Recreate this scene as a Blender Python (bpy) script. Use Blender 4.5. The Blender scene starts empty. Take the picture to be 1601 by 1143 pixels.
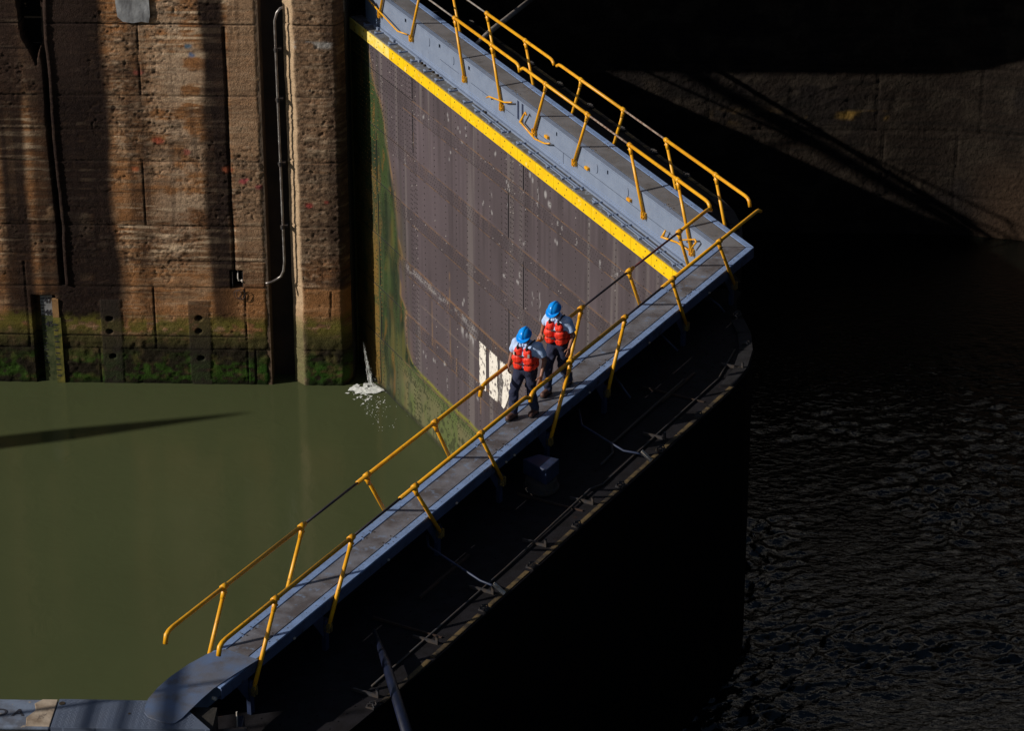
import bpy, bmesh, math, random
import numpy as np
from mathutils import Matrix, Vector
random.seed(7); rng = np.random.default_rng(11)
SC = bpy.context.scene
COL = SC.collection
PI = math.pi

# ------------------------------------------------------------------ frames of reference
PHI = math.radians(26.565)
SN, CS = math.sin(PHI), math.cos(PHI)
W_WALK = 0.691
class Frame:
    """maps (u along the leaf from the mitre, off downstream, z) to world"""
    def __init__(s, d, n): s.d = d; s.n = n
    def __call__(s, u, o, z): return (s.d[0]*u + s.n[0]*o, s.d[1]*u + s.n[1]*o, z)
FAR = Frame((-SN, CS), (-CS, -SN))
NEAR = Frame((-SN, -CS), (-CS, SN))
IDENT = lambda x, y, z: (x, y, z)
ZLOW, ZUP = -10.4, -7.2
YW, YR = 15.14, 18.1

# ------------------------------------------------------------------ helpers
def tag(o, label=None, cat=None, group=None, kind=None):
    if label: o['label'] = label
    if cat: o['category'] = cat
    if group: o['group'] = group
    if kind: o['kind'] = kind
    return o

def empty(name, loc):
    o = bpy.data.objects.new(name, None); COL.objects.link(o)
    o.location = loc; o.empty_display_size = 0.3
    return o

def worldpos(p):
    v = Vector((0, 0, 0))
    m = Matrix.Identity(4)
    chain = []
    while p is not None: chain.append(p); p = p.parent
    for q in reversed(chain):
        m = m @ q.matrix_parent_inverse @ Matrix.Translation(q.location)
    return m

def link(name, me, parent=None):
    o = bpy.data.objects.new(name, me); COL.objects.link(o)
    if parent is not None:
        o.parent = parent
        o.matrix_parent_inverse = worldpos(parent).inverted()
    return o

class MB:
    def __init__(s, fr=IDENT): s.v = []; s.f = []; s.m = []; s.fr = fr; s.mi = 0
    def add(s, vs, fs, raw=False):
        b = len(s.v)
        s.v += [tuple(v) if raw else s.fr(*v) for v in vs]
        s.f += [tuple(b+i for i in f) for f in fs]; s.m += [s.mi]*len(fs)
    def box(s, u0, u1, o0, o1, z0, z1, mit=False):
        # mit: the u0 end is cut along the mitre plane u = .5*off
        a = (lambda o: u0 + .5*o) if mit else (lambda o: u0)
        s.add([(a(o0),o0,z0),(u1,o0,z0),(u1,o1,z0),(a(o1),o1,z0),(a(o0),o0,z1),(u1,o0,z1),(u1,o1,z1),(a(o1),o1,z1)],
              [(0,3,2,1),(4,5,6,7),(0,1,5,4),(1,2,6,5),(2,3,7,6),(3,0,4,7)])
    def prism(s, pts, z0, z1):
        n = len(pts)
        s.add([(p[0],p[1],z0) for p in pts]+[(p[0],p[1],z1) for p in pts],
              [tuple(range(n))[::-1], tuple(range(n,2*n))]+[(i,(i+1)%n,n+(i+1)%n,n+i) for i in range(n)])
    def poly(s, pts, thick=None):
        s.add(pts, [tuple(range(len(pts)))])
    def tube(s, path, r, n=10, caps=True):
        P = [Vector(s.fr(*p)) for p in path]
        rs = r if isinstance(r,(list,tuple)) else [r]*len(P)
        rings = []
        t0 = (P[1]-P[0]).normalized()
        up = Vector((0,0,1)) if abs(t0.z) < .9 else Vector((1,0,0))
        x = t0.cross(up).normalized()
        for i,p in enumerate(P):
            a = (P[i]-P[i-1]).normalized() if i else (P[1]-P[0]).normalized()
            b = (P[i+1]-P[i]).normalized() if i < len(P)-1 else a
            t = (a+b).normalized()
            x = (x - t*x.dot(t)).normalized(); y = t.cross(x)
            k = 1/max(.4, a.dot(t))
            rings.append([p+(x*math.cos(2*PI*j/n)+y*math.sin(2*PI*j/n))*rs[i]*(k if 0 < i < len(P)-1 else 1) for j in range(n)])
        vs = [v for rr in rings for v in rr]; fs = []
        for i in range(len(P)-1):
            for j in range(n):
                fs.append((i*n+j, i*n+(j+1)%n, (i+1)*n+(j+1)%n, (i+1)*n+j))
        if caps: fs += [tuple(range(n))[::-1], tuple((len(P)-1)*n+j for j in range(n))]
        s.add(vs, fs, raw=True)
    def obox(s, c, ax, ay, az, hx, hy, hz):
        c, ax, ay, az = Vector(c), Vector(ax), Vector(ay), Vector(az)
        vs = [c+ax*hx*i+ay*hy*j+az*hz*k for k in (-1,1) for j in (-1,1) for i in (-1,1)]
        s.add(vs, [(0,2,3,1),(4,5,7,6),(0,1,5,4),(2,6,7,3),(0,4,6,2),(1,3,7,5)], raw=True)
    def build(s, name, mats, parent=None, smooth=False, bevel=0, fix=True):
        me = bpy.data.meshes.new(name); me.from_pydata(s.v, [], s.f); me.update()
        if not isinstance(mats,(list,tuple)): mats = [mats]
        for m in mats: me.materials.append(m)
        if len(mats) > 1: me.polygons.foreach_set('material_index', s.m)
        if fix:
            bm = bmesh.new(); bm.from_mesh(me); bmesh.ops.recalc_face_normals(bm, faces=bm.faces); bm.to_mesh(me); bm.free()
        if smooth: me.polygons.foreach_set('use_smooth', [True]*len(me.polygons))
        o = link(name, me, parent)
        if bevel:
            b = o.modifiers.new('edge','BEVEL'); b.width = bevel; b.segments = 2; b.limit_method = 'ANGLE'
        return o

# ------------------------------------------------------------------ noise (numpy)
def _h(ix, iy, seed):
    n = (ix.astype(np.int64)*374761393 + iy.astype(np.int64)*668265263 + seed*1442695041) & 0x7fffffff
    n = ((n ^ (n >> 13))*1274126177) & 0x7fffffff
    n = (n ^ (n >> 16)) & 0xffff
    return n/65535.0
def vnoise(x, y, seed=0):
    ix = np.floor(x); iy = np.floor(y); fx = x-ix; fy = y-iy
    fx = fx*fx*(3-2*fx); fy = fy*fy*(3-2*fy)
    a = _h(ix,iy,seed); b = _h(ix+1,iy,seed); c = _h(ix,iy+1,seed); d = _h(ix+1,iy+1,seed)
    return (a*(1-fx)+b*fx)*(1-fy)+(c*(1-fx)+d*fx)*fy
def fbm(x, y, seed=0, oc=4):
    t = 0; a = .5; s = 0
    for i in range(oc):
        t = t + a*vnoise(x*2**i, y*2**i, seed+i*17); s += a; a *= .5
    return t/s
def ss(a, b, x): t = np.clip((x-a)/(b-a),0,1); return t*t*(3-2*t)
def mixc(c, d, k): return c*(1-k[...,None]) + np.array(d)*k[...,None]

# ------------------------------------------------------------------ materials
def newmat(name):
    m = bpy.data.materials.new(name); m.use_nodes = True
    nt = m.node_tree; b = nt.nodes['Principled BSDF']
    return m, nt, b
def N(nt, t, **kw):
    n = nt.nodes.new(t)
    for k, v in kw.items():
        if k in n.inputs: n.inputs[k].default_value = v
        else: setattr(n, k, v)
    return n
def mixmat(name, c1, c2, scale=6, rough=.6, lo=.4, hi=.6, bump=.2, bscale=40, stretch=None, c3=None, s3=25, k3=(.6,.68), metallic=0, dist=.01, spec=.5):
    m, nt, b = newmat(name)
    L = nt.links.new
    tc = N(nt,'ShaderNodeTexCoord'); mp = N(nt,'ShaderNodeMapping')
    L(tc.outputs['Object'], mp.inputs['Vector'])
    if stretch:
        mp.inputs['Rotation'].default_value = (0,0,stretch[0]); mp.inputs['Scale'].default_value = stretch[1]
    n1 = N(nt,'ShaderNodeTexNoise',Scale=scale,Detail=8.0,Roughness=.6); L(mp.outputs[0], n1.inputs['Vector'])
    r = N(nt,'ShaderNodeMapRange'); r.inputs[1].default_value=lo; r.inputs[2].default_value=hi; L(n1.outputs[0], r.inputs[0])
    mx = N(nt,'ShaderNodeMix',data_type='RGBA'); mx.inputs[6].default_value=(*c1,1); mx.inputs[7].default_value=(*c2,1)
    L(r.outputs[0], mx.inputs[0]); out = mx.outputs[2]
    if c3:
        n3 = N(nt,'ShaderNodeTexNoise',Scale=s3,Detail=6.0,Roughness=.65); L(tc.outputs['Object'], n3.inputs['Vector'])
        r3 = N(nt,'ShaderNodeMapRange'); r3.inputs[1].default_value=k3[0]; r3.inputs[2].default_value=k3[1]; L(n3.outputs[0], r3.inputs[0])
        m3 = N(nt,'ShaderNodeMix',data_type='RGBA'); m3.inputs[7].default_value=(*c3,1)
        L(r3.outputs[0], m3.inputs[0]); L(out, m3.inputs[6]); out = m3.outputs[2]
    L(out, b.inputs['Base Color'])
    b.inputs['Roughness'].default_value = rough; b.inputs['Metallic'].default_value = metallic
    b.inputs['Specular IOR Level'].default_value = spec
    if bump:
        n2 = N(nt,'ShaderNodeTexNoise',Scale=bscale,Detail=6.0); L(tc.outputs['Object'], n2.inputs['Vector'])
        bp = N(nt,'ShaderNodeBump',Strength=bump,Distance=dist); L(n2.outputs[0], bp.inputs['Height']); L(bp.outputs[0], b.inputs['Normal'])
    return m
def attrmat(name, rough=.9, bump=.6, bscale=30, dist=.02, var=.35, spec=.3):
    """colour comes from the 'Col' attribute laid on the mesh, broken up with noise"""
    m, nt, b = newmat(name); L = nt.links.new
    at = N(nt,'ShaderNodeAttribute'); at.attribute_name = 'Col'
    tc = N(nt,'ShaderNodeTexCoord')
    n1 = N(nt,'ShaderNodeTexNoise',Scale=bscale,Detail=8.0,Roughness=.7); L(tc.outputs['Object'], n1.inputs['Vector'])
    r = N(nt,'ShaderNodeMapRange'); r.inputs[1].default_value=.25; r.inputs[2].default_value=.75; r.inputs[3].default_value=1-var; r.inputs[4].default_value=1+var
    L(n1.outputs[0], r.inputs[0])
    mx = N(nt,'ShaderNodeVectorMath',operation='SCALE'); L(at.outputs['Color'], mx.inputs[0]); L(r.outputs[0], mx.inputs['Scale'])
    L(mx.outputs[0], b.inputs['Base Color'])
    b.inputs['Roughness'].default_value = rough; b.inputs['Specular IOR Level'].default_value = spec
    n2 = N(nt,'ShaderNodeTexNoise',Scale=bscale*.8,Detail=8.0,Roughness=.65); L(tc.outputs['Object'], n2.inputs['Vector'])
    bp = N(nt,'ShaderNodeBump',Strength=bump,Distance=dist); L(n2.outputs[0], bp.inputs['Height']); L(bp.outputs[0], b.inputs['Normal'])
    return m

AL_FAR = PI/2 + (PI/2 - math.atan2(CS, -SN)) - PI/2   # rotation that turns the leaf direction onto x
M = {}
M['blue'] = mixmat('blue_grey_paint',(.215,.265,.37),(.175,.22,.32),3.5,.42,.35,.7,.12,60,c3=(.10,.10,.11),s3=9,k3=(.66,.74))
M['blue_edge'] = mixmat('edge_paint',(.215,.32,.56),(.15,.22,.38),4,.45,.35,.7,.15,60,c3=(.09,.085,.08),s3=14,k3=(.58,.68))
M['worn'] = mixmat('worn_deck',(.085,.074,.076),(.165,.165,.19),2.2,.6,.40,.60,.25,50,c3=(.17,.22,.32),s3=4.5,k3=(.56,.68))
M['worn_far'] = mixmat('worn_deck_dull',(.12,.112,.112),(.17,.165,.175),1.8,.6,.35,.62,.2,50,c3=(.07,.06,.055),s3=3.0,k3=(.58,.72))
M['side_shade_blue'] = mixmat('shaded_side_paint',(.060,.085,.17),(.035,.05,.10),3,.6,.35,.7,.2,40,c3=(.02,.02,.025),s3=6,k3=(.55,.68))  # blue darkened to put the side channel's shade into its colour
M['yellow_in_shade'] = mixmat('shaded_yellow_paint',(.24,.15,.03),(.10,.06,.02),9,.7,.4,.6,.2,40)  # darker copy of the rail yellow, shade painted in for the near upstream brackets
M['rim'] = mixmat('grimy_rim',(.020,.019,.022),(.012,.011,.012),5,.85,.4,.6,.4,30,spec=.25)
M['seam'] = mixmat('seam_black',(.006,.006,.01),(.012,.012,.018),5,.9,bump=0)
M['yellow'] = mixmat('yellow_rail_paint',(.82,.40,.008),(.70,.29,.008),5,.38,.4,.7,.1,60,c3=(.20,.075,.02),s3=20,k3=(.61,.69))
M['yellow_band'] = mixmat('yellow_band_paint',(.90,.60,.006),(.82,.50,.006),2.5,.42,.4,.65,.1,40,c3=(.95,.80,.25),s3=7,k3=(.62,.75))
M['yellow_pale'] = mixmat('yellow_band_faded',(.92,.74,.22),(.90,.62,.05),5,.5,.4,.6,.1,40)
M['bolt'] = mixmat('bolt_hole_dark',(.02,.012,.004),(.04,.025,.01),5,.8,bump=0)
M['rod_rust'] = mixmat('rusty_rod',(.16,.085,.055),(.34,.26,.21),14,.7,.4,.6,.3,60)
M['rod_red'] = mixmat('dark_red_rod',(.13,.022,.02),(.05,.02,.025),8,.6,.4,.6,.2,60)
M['rod_dark'] = mixmat('dark_rod',(.018,.015,.022),(.03,.02,.03),8,.6,.4,.6,.2,60)
M['rod_grey'] = mixmat('grey_rod',(.22,.18,.15),(.3,.27,.25),8,.6,.4,.6,.2,60)
M['ledge'] = mixmat('ledge_grime',(.12,.125,.14),(.09,.075,.055),3,.8,.4,.65,.3,40,c3=(.24,.27,.31),s3=8,k3=(.55,.66))
M['dark_deck'] = mixmat('dirty_dark_deck',(.0105,.0095,.0125),(.006,.005,.006),4,.85,.4,.6,.4,30,c3=(.03,.013,.009),s3=3,k3=(.64,.74),spec=.2)
M['edge_yellow'] = mixmat('dull_yellow_edge',(.115,.075,.026),(.022,.015,.009),4,.85,.42,.56,.3,30)
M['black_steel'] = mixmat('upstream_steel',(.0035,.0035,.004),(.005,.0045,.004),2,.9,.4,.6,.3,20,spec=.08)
M['dark_blue'] = mixmat('dark_blue_steel',(.022,.035,.085),(.015,.024,.055),4,.5,.4,.6,.15,40)
M['steel_dark'] = mixmat('old_steel',(.024,.024,.029),(.045,.032,.024),9,.7,.4,.6,.3,40)
M['strut'] = mixmat('strut_paint',(.007,.011,.032),(.005,.007,.018),6,.4,bump=.1)
M['pale_metal'] = mixmat('bare_pale_metal',(.55,.52,.48),(.35,.27,.2),12,.5,.4,.6,.2,60)
M['pipe'] = mixmat('conduit_metal',(.34,.32,.31),(.20,.17,.16),6,.35,.4,.6,.1,60,metallic=.5)
M['white_paint'] = mixmat('white_number_paint',(.80,.76,.70),(.74,.70,.64),6,.6,.4,.6,.1,40,c3=(.12,.10,.105),s3=7,k3=(.535,.60))
M['concrete'] = mixmat('pale_coping',(.42,.34,.26),(.22,.16,.11),3,.9,.4,.62,.6,14,c3=(.07,.05,.04),s3=5,k3=(.58,.66))
M['coping_blue'] = mixmat('painted_coping',(.16,.20,.28),(.10,.11,.14),4,.8,.4,.62,.4,20,c3=(.35,.28,.2),s3=5,k3=(.62,.7))
M['lockwall_plain'] = mixmat('plain_lock_concrete',(.16,.10,.06),(.07,.05,.035),.8,.95,.35,.65,.8,6,dist=.05)
M['quoin'] = mixmat('dark_quoin_stone',(.010,.009,.008),(.016,.013,.010),1,.95,.35,.65,.8,6,dist=.05)
M['flap'] = mixmat('flap_plate',(.10,.155,.28),(.12,.13,.165),1.6,.5,.38,.62,.7,90,c3=(.095,.09,.10),s3=2.2,k3=(.50,.66),dist=.006)
M['black_letter'] = mixmat('black_letter',(.02,.02,.03),(.03,.03,.04),8,.8,bump=0)
M['gauge'] = mixmat('gauge_white',(.28,.29,.31),(.16,.17,.18),6,.7,.35,.65,.2,30)
M['gauge_yellow'] = mixmat('gauge_weedy_yellow',(.20,.17,.025),(.04,.055,.012),5,.8,.4,.62,.5,20)
M['orange_vest'] = mixmat('orange_nylon',(.90,.038,.012),(.76,.028,.010),12,.55,.4,.6,.4,25,dist=.02)
M['shirt'] = mixmat('pale_blue_cotton',(.47,.61,.88),(.38,.52,.80),7,.9,.4,.6,.5,18,dist=.02)
M['trousers'] = mixmat('navy_cotton',(.011,.016,.046),(.018,.023,.058),9,.9,.4,.6,.6,16,dist=.03)
M['boot'] = mixmat('brown_leather',(.12,.055,.038),(.07,.035,.028),14,.55,.4,.6,.4,40)
M['helmet'] = mixmat('blue_plastic',(.004,.30,.92),(.004,.26,.84),3,.28,.4,.6,.0,40)
M['skin'] = mixmat('skin_tone',(.30,.135,.085),(.25,.11,.07),20,.55,.4,.6,.1,60)
M['hair'] = mixmat('dark_hair',(.01,.008,.007),(.02,.015,.012),30,.7)
M['strap'] = mixmat('black_webbing',(.012,.012,.015),(.02,.02,.024),30,.8)
M['patch'] = mixmat('reflective_patch',(.62,.60,.58),(.5,.48,.46),20,.4)
M['foam'] = mixmat('white_foam',(.86,.88,.87),(.60,.64,.61),8,.7,spec=.3)
M['lime'] = mixmat('lime_patch',(.42,.43,.45),(.16,.16,.17),3.5,.9,.38,.62,.8,16,stretch=(0,(1,1,.35)))
M['wall'] = attrmat('stained_concrete',.95,1.0,34,.028,.5,.06)
M['wall_dark'] = attrmat('dark_wet_concrete',.9,1.0,12,.05,.45,.1)
M['plating'] = attrmat('gate_plating_paint',.55,.15,30,.01,.12,.4)

# ribbed checker plate
def checker():
    m, nt, b = newmat('checker_plate'); L = nt.links.new
    tc = N(nt,'ShaderNodeTexCoord')
    n1 = N(nt,'ShaderNodeTexNoise',Scale=3.0,Detail=8.0); L(tc.outputs['Object'], n1.inputs['Vector'])
    mx = N(nt,'ShaderNodeMix',data_type='RGBA'); mx.inputs[6].default_value=(.085,.115,.185,1); mx.inputs[7].default_value=(.13,.15,.20,1); L(n1.outputs[0], mx.inputs[0])
    L(mx.outputs[2], b.inputs['Base Color']); b.inputs['Roughness'].default_value=.45
    v = N(nt,'ShaderNodeTexBrick'); v.inputs['Scale'].default_value=14; v.inputs['Mortar Size'].default_value=.03; L(tc.outputs['Object'], v.inputs['Vector'])
    bp = N(nt,'ShaderNodeBump',Strength=.9,Distance=.01); L(v.outputs['Fac'], bp.inputs['Height']); L(bp.outputs[0], b.inputs['Normal'])
    return m
M['checker'] = checker()

def water_mat(name, col, rough, scale, strength, dist, stretch=(1,1,1), spec=.5, detail=4.0):
    m, nt, b = newmat(name); L = nt.links.new
    tc = N(nt,'ShaderNodeTexCoord'); mp = N(nt,'ShaderNodeMapping'); mp.inputs['Scale'].default_value = stretch
    mp.inputs['Rotation'].default_value=(0,0,.35)
    L(tc.outputs['Object'], mp.inputs['Vector'])
    n1 = N(nt,'ShaderNodeTexNoise',Scale=scale,Detail=detail,Roughness=.55,Distortion=.6); L(mp.outputs[0], n1.inputs['Vector'])
    n0 = N(nt,'ShaderNodeTexNoise',Scale=.18,Detail=3.0); L(tc.outputs['Object'], n0.inputs['Vector'])
    mx = N(nt,'ShaderNodeMix',data_type='RGBA'); mx.inputs[6].default_value=(*col,1); mx.inputs[7].default_value=(*[c*.72 for c in col],1)
    L(n0.outputs[0], mx.inputs[0]); L(mx.outputs[2], b.inputs['Base Color'])
    bp = N(nt,'ShaderNodeBump',Strength=strength,Distance=dist); L(n1.outputs[0], bp.inputs['Height']); L(bp.outputs[0], b.inputs['Normal'])
    b.inputs['Roughness'].default_value=rough; b.inputs['IOR'].default_value=1.33; b.inputs['Specular IOR Level'].default_value=spec
    return m
M['water_low'] = water_mat('muddy_green_water',(.077,.092,.041),.12,1.4,.32,.03)
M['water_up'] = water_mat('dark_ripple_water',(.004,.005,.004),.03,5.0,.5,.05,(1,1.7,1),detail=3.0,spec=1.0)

# ------------------------------------------------------------------ height-field sheets with a colour attribute
def sheet(name, P, colr, mat, parent=None, smooth=True, uvw=None):
    """P: (ny,nx,3) vertices, colr: (ny,nx,3)"""
    ny, nx = P.shape[:2]
    me = bpy.data.meshes.new(name)
    idx = np.arange(ny*nx).reshape(ny,nx)
    q = np.stack([idx[:-1,:-1], idx[:-1,1:], idx[1:,1:], idx[1:,:-1]],-1).reshape(-1,4)
    me.vertices.add(ny*nx); me.vertices.foreach_set('co', P.reshape(-1).astype(np.float32))
    me.loops.add(q.size); me.loops.foreach_set('vertex_index', q.reshape(-1).astype(np.int32))
    me.polygons.add(len(q)); me.polygons.foreach_set('loop_start', (np.arange(len(q))*4).astype(np.int32)); me.polygons.foreach_set('loop_total', np.full(len(q),4,np.int32))
    me.update(calc_edges=True)
    a = me.color_attributes.new('Col','FLOAT_COLOR','POINT')
    c4 = np.concatenate([np.clip(colr,0,1), np.ones((ny,nx,1))],-1).reshape(-1).astype(np.float32)
    a.data.foreach_set('color', c4)
    me.materials.append(mat)
    if smooth: me.polygons.foreach_set('use_smooth', np.ones(len(q),bool))
    return link(name, me, parent)

# ------------------------------------------------------------------ WATER
mb = MB(); mb.poly([(-90,-40,ZLOW),(-9.0,-40,ZLOW),(-9.0,-17.0,ZLOW),(-.45,-.02,ZLOW),(-.45,.02,ZLOW),(-8.9,16.9,ZLOW),(-9.3,40,ZLOW),(-90,40,ZLOW)])
tag(mb.build('lower_water', M['water_low']), 'calm muddy green water in the lower lock chamber', kind='structure', cat='water')
ys = np.concatenate([np.arange(-45,-9,1.5), np.arange(-9,-3,.06), np.arange(-3,18.6,.075), np.arange(19,46,1.5)])
sx_ = np.concatenate([np.arange(0,14,.06), np.arange(14,30,.5), np.arange(30,90,4)])
S_, Y_ = np.meshgrid(sx_, ys)
XL = np.maximum(.15-.5*np.abs(Y_), -8.6); X_ = XL + S_
ca,sa_ = math.cos(.42), math.sin(.42); xa = X_*ca+Y_*sa_; ya = -X_*sa_+Y_*ca
rg = 1-np.abs(2*fbm(xa*1.9,ya*3.3,301,3)-1)
hgt = .075*(rg**2-.5) + .060*(fbm(xa*4.2,ya*6.4,302,2)-.5); hgt *= .25+1.5*ss(.30,.70,fbm(X_*.45+3,Y_*.30,303,3))
hgt *= ss(-8.9,-8,Y_)*ss(18.5,15,Y_)*ss(14,12,S_)*(.12+.88*ss(13,1,Y_))
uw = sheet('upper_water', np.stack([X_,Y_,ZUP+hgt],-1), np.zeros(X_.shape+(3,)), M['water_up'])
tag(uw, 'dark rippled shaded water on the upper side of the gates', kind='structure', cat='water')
mb = MB(); mb.poly([(-400,-400,-16),(400,-400,-16),(400,400,-16),(-400,400,-16)])
tag(mb.build('ground', M['lockwall_plain']), 'ground under the lock', kind='structure', cat='ground')

# ------------------------------------------------------------------ FAR LOCK WALL (lower chamber side)
wall = empty('lock_wall', (-14, 15.2, ZLOW))
tag(wall, 'brown stained concrete lock wall with cracks and green algae at its foot', 'lock wall')
def far_wall(x0, x1, name, rseed=0):
    st = .03
    xs = np.arange(x0, x1+st/2, st); zs = np.arange(-11.0, .21, st)
    X, Z = np.meshgrid(xs, zs)
    wx = X + .22*(fbm(X*.7, Z*.35, 3, 3)-.5)          # wandering edges
    wx2 = X + .10*(fbm(X*2, Z*1.1, 5, 4)-.5)
    d = np.zeros_like(X)                                 # + towards the camera
    rough = ss(.42,.62, fbm(X*.55, Z*.9, 21, 4))
    rough = np.maximum(rough, ss(-10.8,-10.6,X)*.9)
    rough *= .35+.65*ss(-7.9,-7.4,Z)
    rough=.30+.70*rough; r1=.6*fbm(X*3.2, Z*17, 31, 2)+.4*fbm(X*9,Z*15,37,2); r2=vnoise(X*19, Z*24, 32); d += .036*(r1-.5)*rough + .018*(r2-.5)*rough + .03*(fbm(X*1.2,Z*2.2,36,3)-.5)*rough
    jl = np.zeros_like(X)
    d += .012*(fbm(X*.9, Z*13, 33, 3)-.5)                # board lines
    pits = ss(.72,.84, fbm(X*11, Z*13, 34, 2)); d -= .028*pits*rough
    boards = vnoise(X*.25, np.floor(Z/.21+.15*fbm(X*.4,Z*0,8,2)), 35); d += .012*(boards-.5)
    def hj(z, a=-99, b=99, w=.015, dep=.035):
        nonlocal d, jl
        line = np.abs(Z - z - .02*(fbm(X*2, X*0+z, 40, 3)-.5)); g_=np.exp(-(line/w)**2)*((X>a)&(X<b)); d = d - dep*g_; jl=np.maximum(jl,g_*min(1,dep/.03))
    def vj(x, a, b, w=.014, dep=.035):
        nonlocal d, jl
        line = np.abs(X - x - .05*(fbm(Z*1.3, Z*0+x, 41, 4)-.5)); g_=np.exp(-(line/w)**2)*((Z>a)&(Z<b)); d = d - dep*g_; jl=np.maximum(jl,g_*min(1,dep/.03))
    for z in (-.65,-2.5,-4.24,-5.98,-7.68): hj(z)
    hj(-9.42); hj(-9.05,-99,-12.1,.015,.03); hj(-3.4,-18,-15,.012,.03); hj(-1.3,-18,-16.9,.015,.03); hj(-6.95,-14,-11.5,.01,.03)
    vj(-14.47,-2.5,-.65); vj(-14.52,-5.98,-4.24); vj(-14.44,-9.42,-7.68); vj(-12.34,-7.68,-.7,.03,.06); vj(-12.1,-10.6,-7.68)
    vj(-17.7,-9.4,-7.0,.015,.03); vj(-15.9,-10.6,-9.42); vj(-11.9,-10.6,-9.42,.015,.04); vj(-9.9,-8.6,-7.75,.015,.03)
    # the wide broken joint: a dark groove with a raised lip on its right
    cx = -16.78 + .10*(fbm(Z*.9, Z*0, 50, 4)-.5) + .04*np.sin(Z*.8)
    on = (Z > -7.65)
    d -= .20*np.exp(-((X-cx)/.05)**4)*on
    d += .05*np.exp(-((X-cx-.13)/.06)**2)*on
    # black spalled cavity at the top left
    half = .26*ss(-1.75,-.9,Z) + .03*(fbm(X*0,Z*3,52,3)-.5)
    cav = ss(0.02,-.02, np.abs(X+17.08+.06*(Z+.8))-half)*(Z>-1.75)
    d -= .45*cav
    # spalled foot: rough weed-covered band
    low = ss(-8.95,-9.3,Z); d += .06*(fbm(X*6,Z*6,53,4)-.5)*low
    # smooth repaired ribs with bolt holes
    rib = ((np.abs(wx2+15.58)<.26)|(np.abs(wx2+13.30)<.27))&(Z<-8.05)
    d = np.where(rib, .3*d+.012, d)
    for hx,hz in ((-15.6,-8.58),(-15.62,-8.94),(-15.58,-9.64),(-13.31,-8.54),(-13.33,-8.9),(-13.3,-9.66)):
        rr = np.hypot((X-hx)/1.25, Z-hz)+.02*(fbm(X*9,Z*9,54,2)-.5); d -= .20*ss(.075,.05,rr)
    # cable hole
    hole = (X>-12.43)&(X<-12.13)&(Z>-7.68)&(Z<-7.22); d = np.where(hole, -.45, d)
    # niche for the gauge board
    niche = (X>-17.56)&(X<-16.98)&(Z<-7.96); d = np.where(niche, -.25, d)
    # ---- colour
    crev = ss(.47,.30,.5*r1+.5*r2)*(.25+.75*rough)
    big = fbm(X*.45, Z*.5, 60, 4); fine = fbm(X*2.2, Z*3.0, 61, 5); streak = fbm(X*.8, Z*12, 62, 4); vst = fbm(X*5, Z*.25, 63, 4)
    c = np.ones(X.shape+(3,))*np.array((.36,.168,.070))
    c = mixc(c,(.44,.26,.145), ss(.42,.66,fine)*.8)
    c = mixc(c,(.12,.062,.036), ss(.52,.72,big)*.7)
    fl = fbm(X*.55, Z*21, 66, 3); fl2 = fbm(X*1.4, Z*27, 67, 2)
    c = mixc(c,(.055,.032,.022), ss(.42,.30,fl)*.6); c = mixc(c,(.46,.31,.19), ss(.58,.70,fl2)*.45)
    c = mixc(c,(.74,.55,.37), ss(.56,.68,streak)*ss(-7.9,-6.5,Z)*.8*ss(.40,.55,fbm(X*.9,Z*.5,64,3)))
    grey = np.exp(-((wx+13.45)/.75)**2)*ss(-6.9,-5.9,Z); c = mixc(c,(.52,.38,.265), grey*.7*ss(.35,.6,fine))
    grey = ss(-12.3,-12.2,X)*ss(-11.4,-11.5,X)*ss(-7.0,-6.4,Z); c = mixc(c,(.33,.215,.135), grey*.7)
    grey = ss(-10.8,-10.6,X)*ss(-7.2,-6.6,Z); c = mixc(c,(.225,.150,.098), grey*.75)
    # long dark vertical bands
    SM = np.zeros_like(X)
    def dark_band(a,b,k,s=.10):
        nonlocal c, SM
        wob = X + .30*(fbm(X*1.2+a, Z*.55, 70, 4)-.5) + .05*Z/10
        m_ = 1.12*ss(a-s,a+s,wob)*ss(b+s,b-s,wob)*k*ss(-8.95,-8.5,Z)*(.93+.07*ss(.35,.6,vst))*(1-.10*ss(.5,.7,streak)); c = mixc(c,(.0155,.0105,.0100), np.clip(m_,0,.985)); SM=np.maximum(SM,np.clip(m_,0,.985))
    dark_band(-16.95,-15.30,.98,.20); dark_band(-12.98,-12.36,.90,.12); dark_band(-18.2,-17.45,.85,.14); dark_band(-17.35,-16.8,.75,.12); dark_band(-19.7,-18.6,.8,.2)
    dark_band(-14.85,-14.35,.45,.18); dark_band(-9.93,-9.0,.62,.12); dark_band(-19.9,-19.1,.7)
    c = mixc(c,(.035,.022,.018), ss(.60,.75,vst)*.35*ss(-8.6,-8,Z))
    c = mixc(c,(.05,.032,.026), ss(-2.6,-1.7,Z)*ss(-15.3,-16.2,X)*.5)
    c = mixc(c,(.045,.028,.020), crev*.75); c = mixc(c,(.5,.38,.27), ss(.58,.72,r1)*rough*.45*(1-SM*.93))
    c = mixc(c,(.030,.020,.017), ss(.48,.62,fbm(X*.5+9,Z*.9,65,5))*ss(.45,.6,streak)*.45*ss(-8.5,-8,Z))
    # warm rusty brown above the weed line
    c = mixc(c,(.40,.185,.070), ss(-7.6,-7.75,Z)*ss(-8.75,-8.3,Z)*.55*ss(-13.2,-11.8,X))
    # weed line and dark slimy foot
    wl = Z + .35*(fbm(X*1.6, Z*.8, 80, 4)-.5)
    c = mixc(c,(.125,.115,.022), ss(-8.35,-8.70,wl)*.85*ss(.25,.5,fbm(X*5,Z*7,84,3)))
    c = mixc(c,(.045,.042,.018), ss(-8.75,-9.15,wl)*.85)
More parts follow.
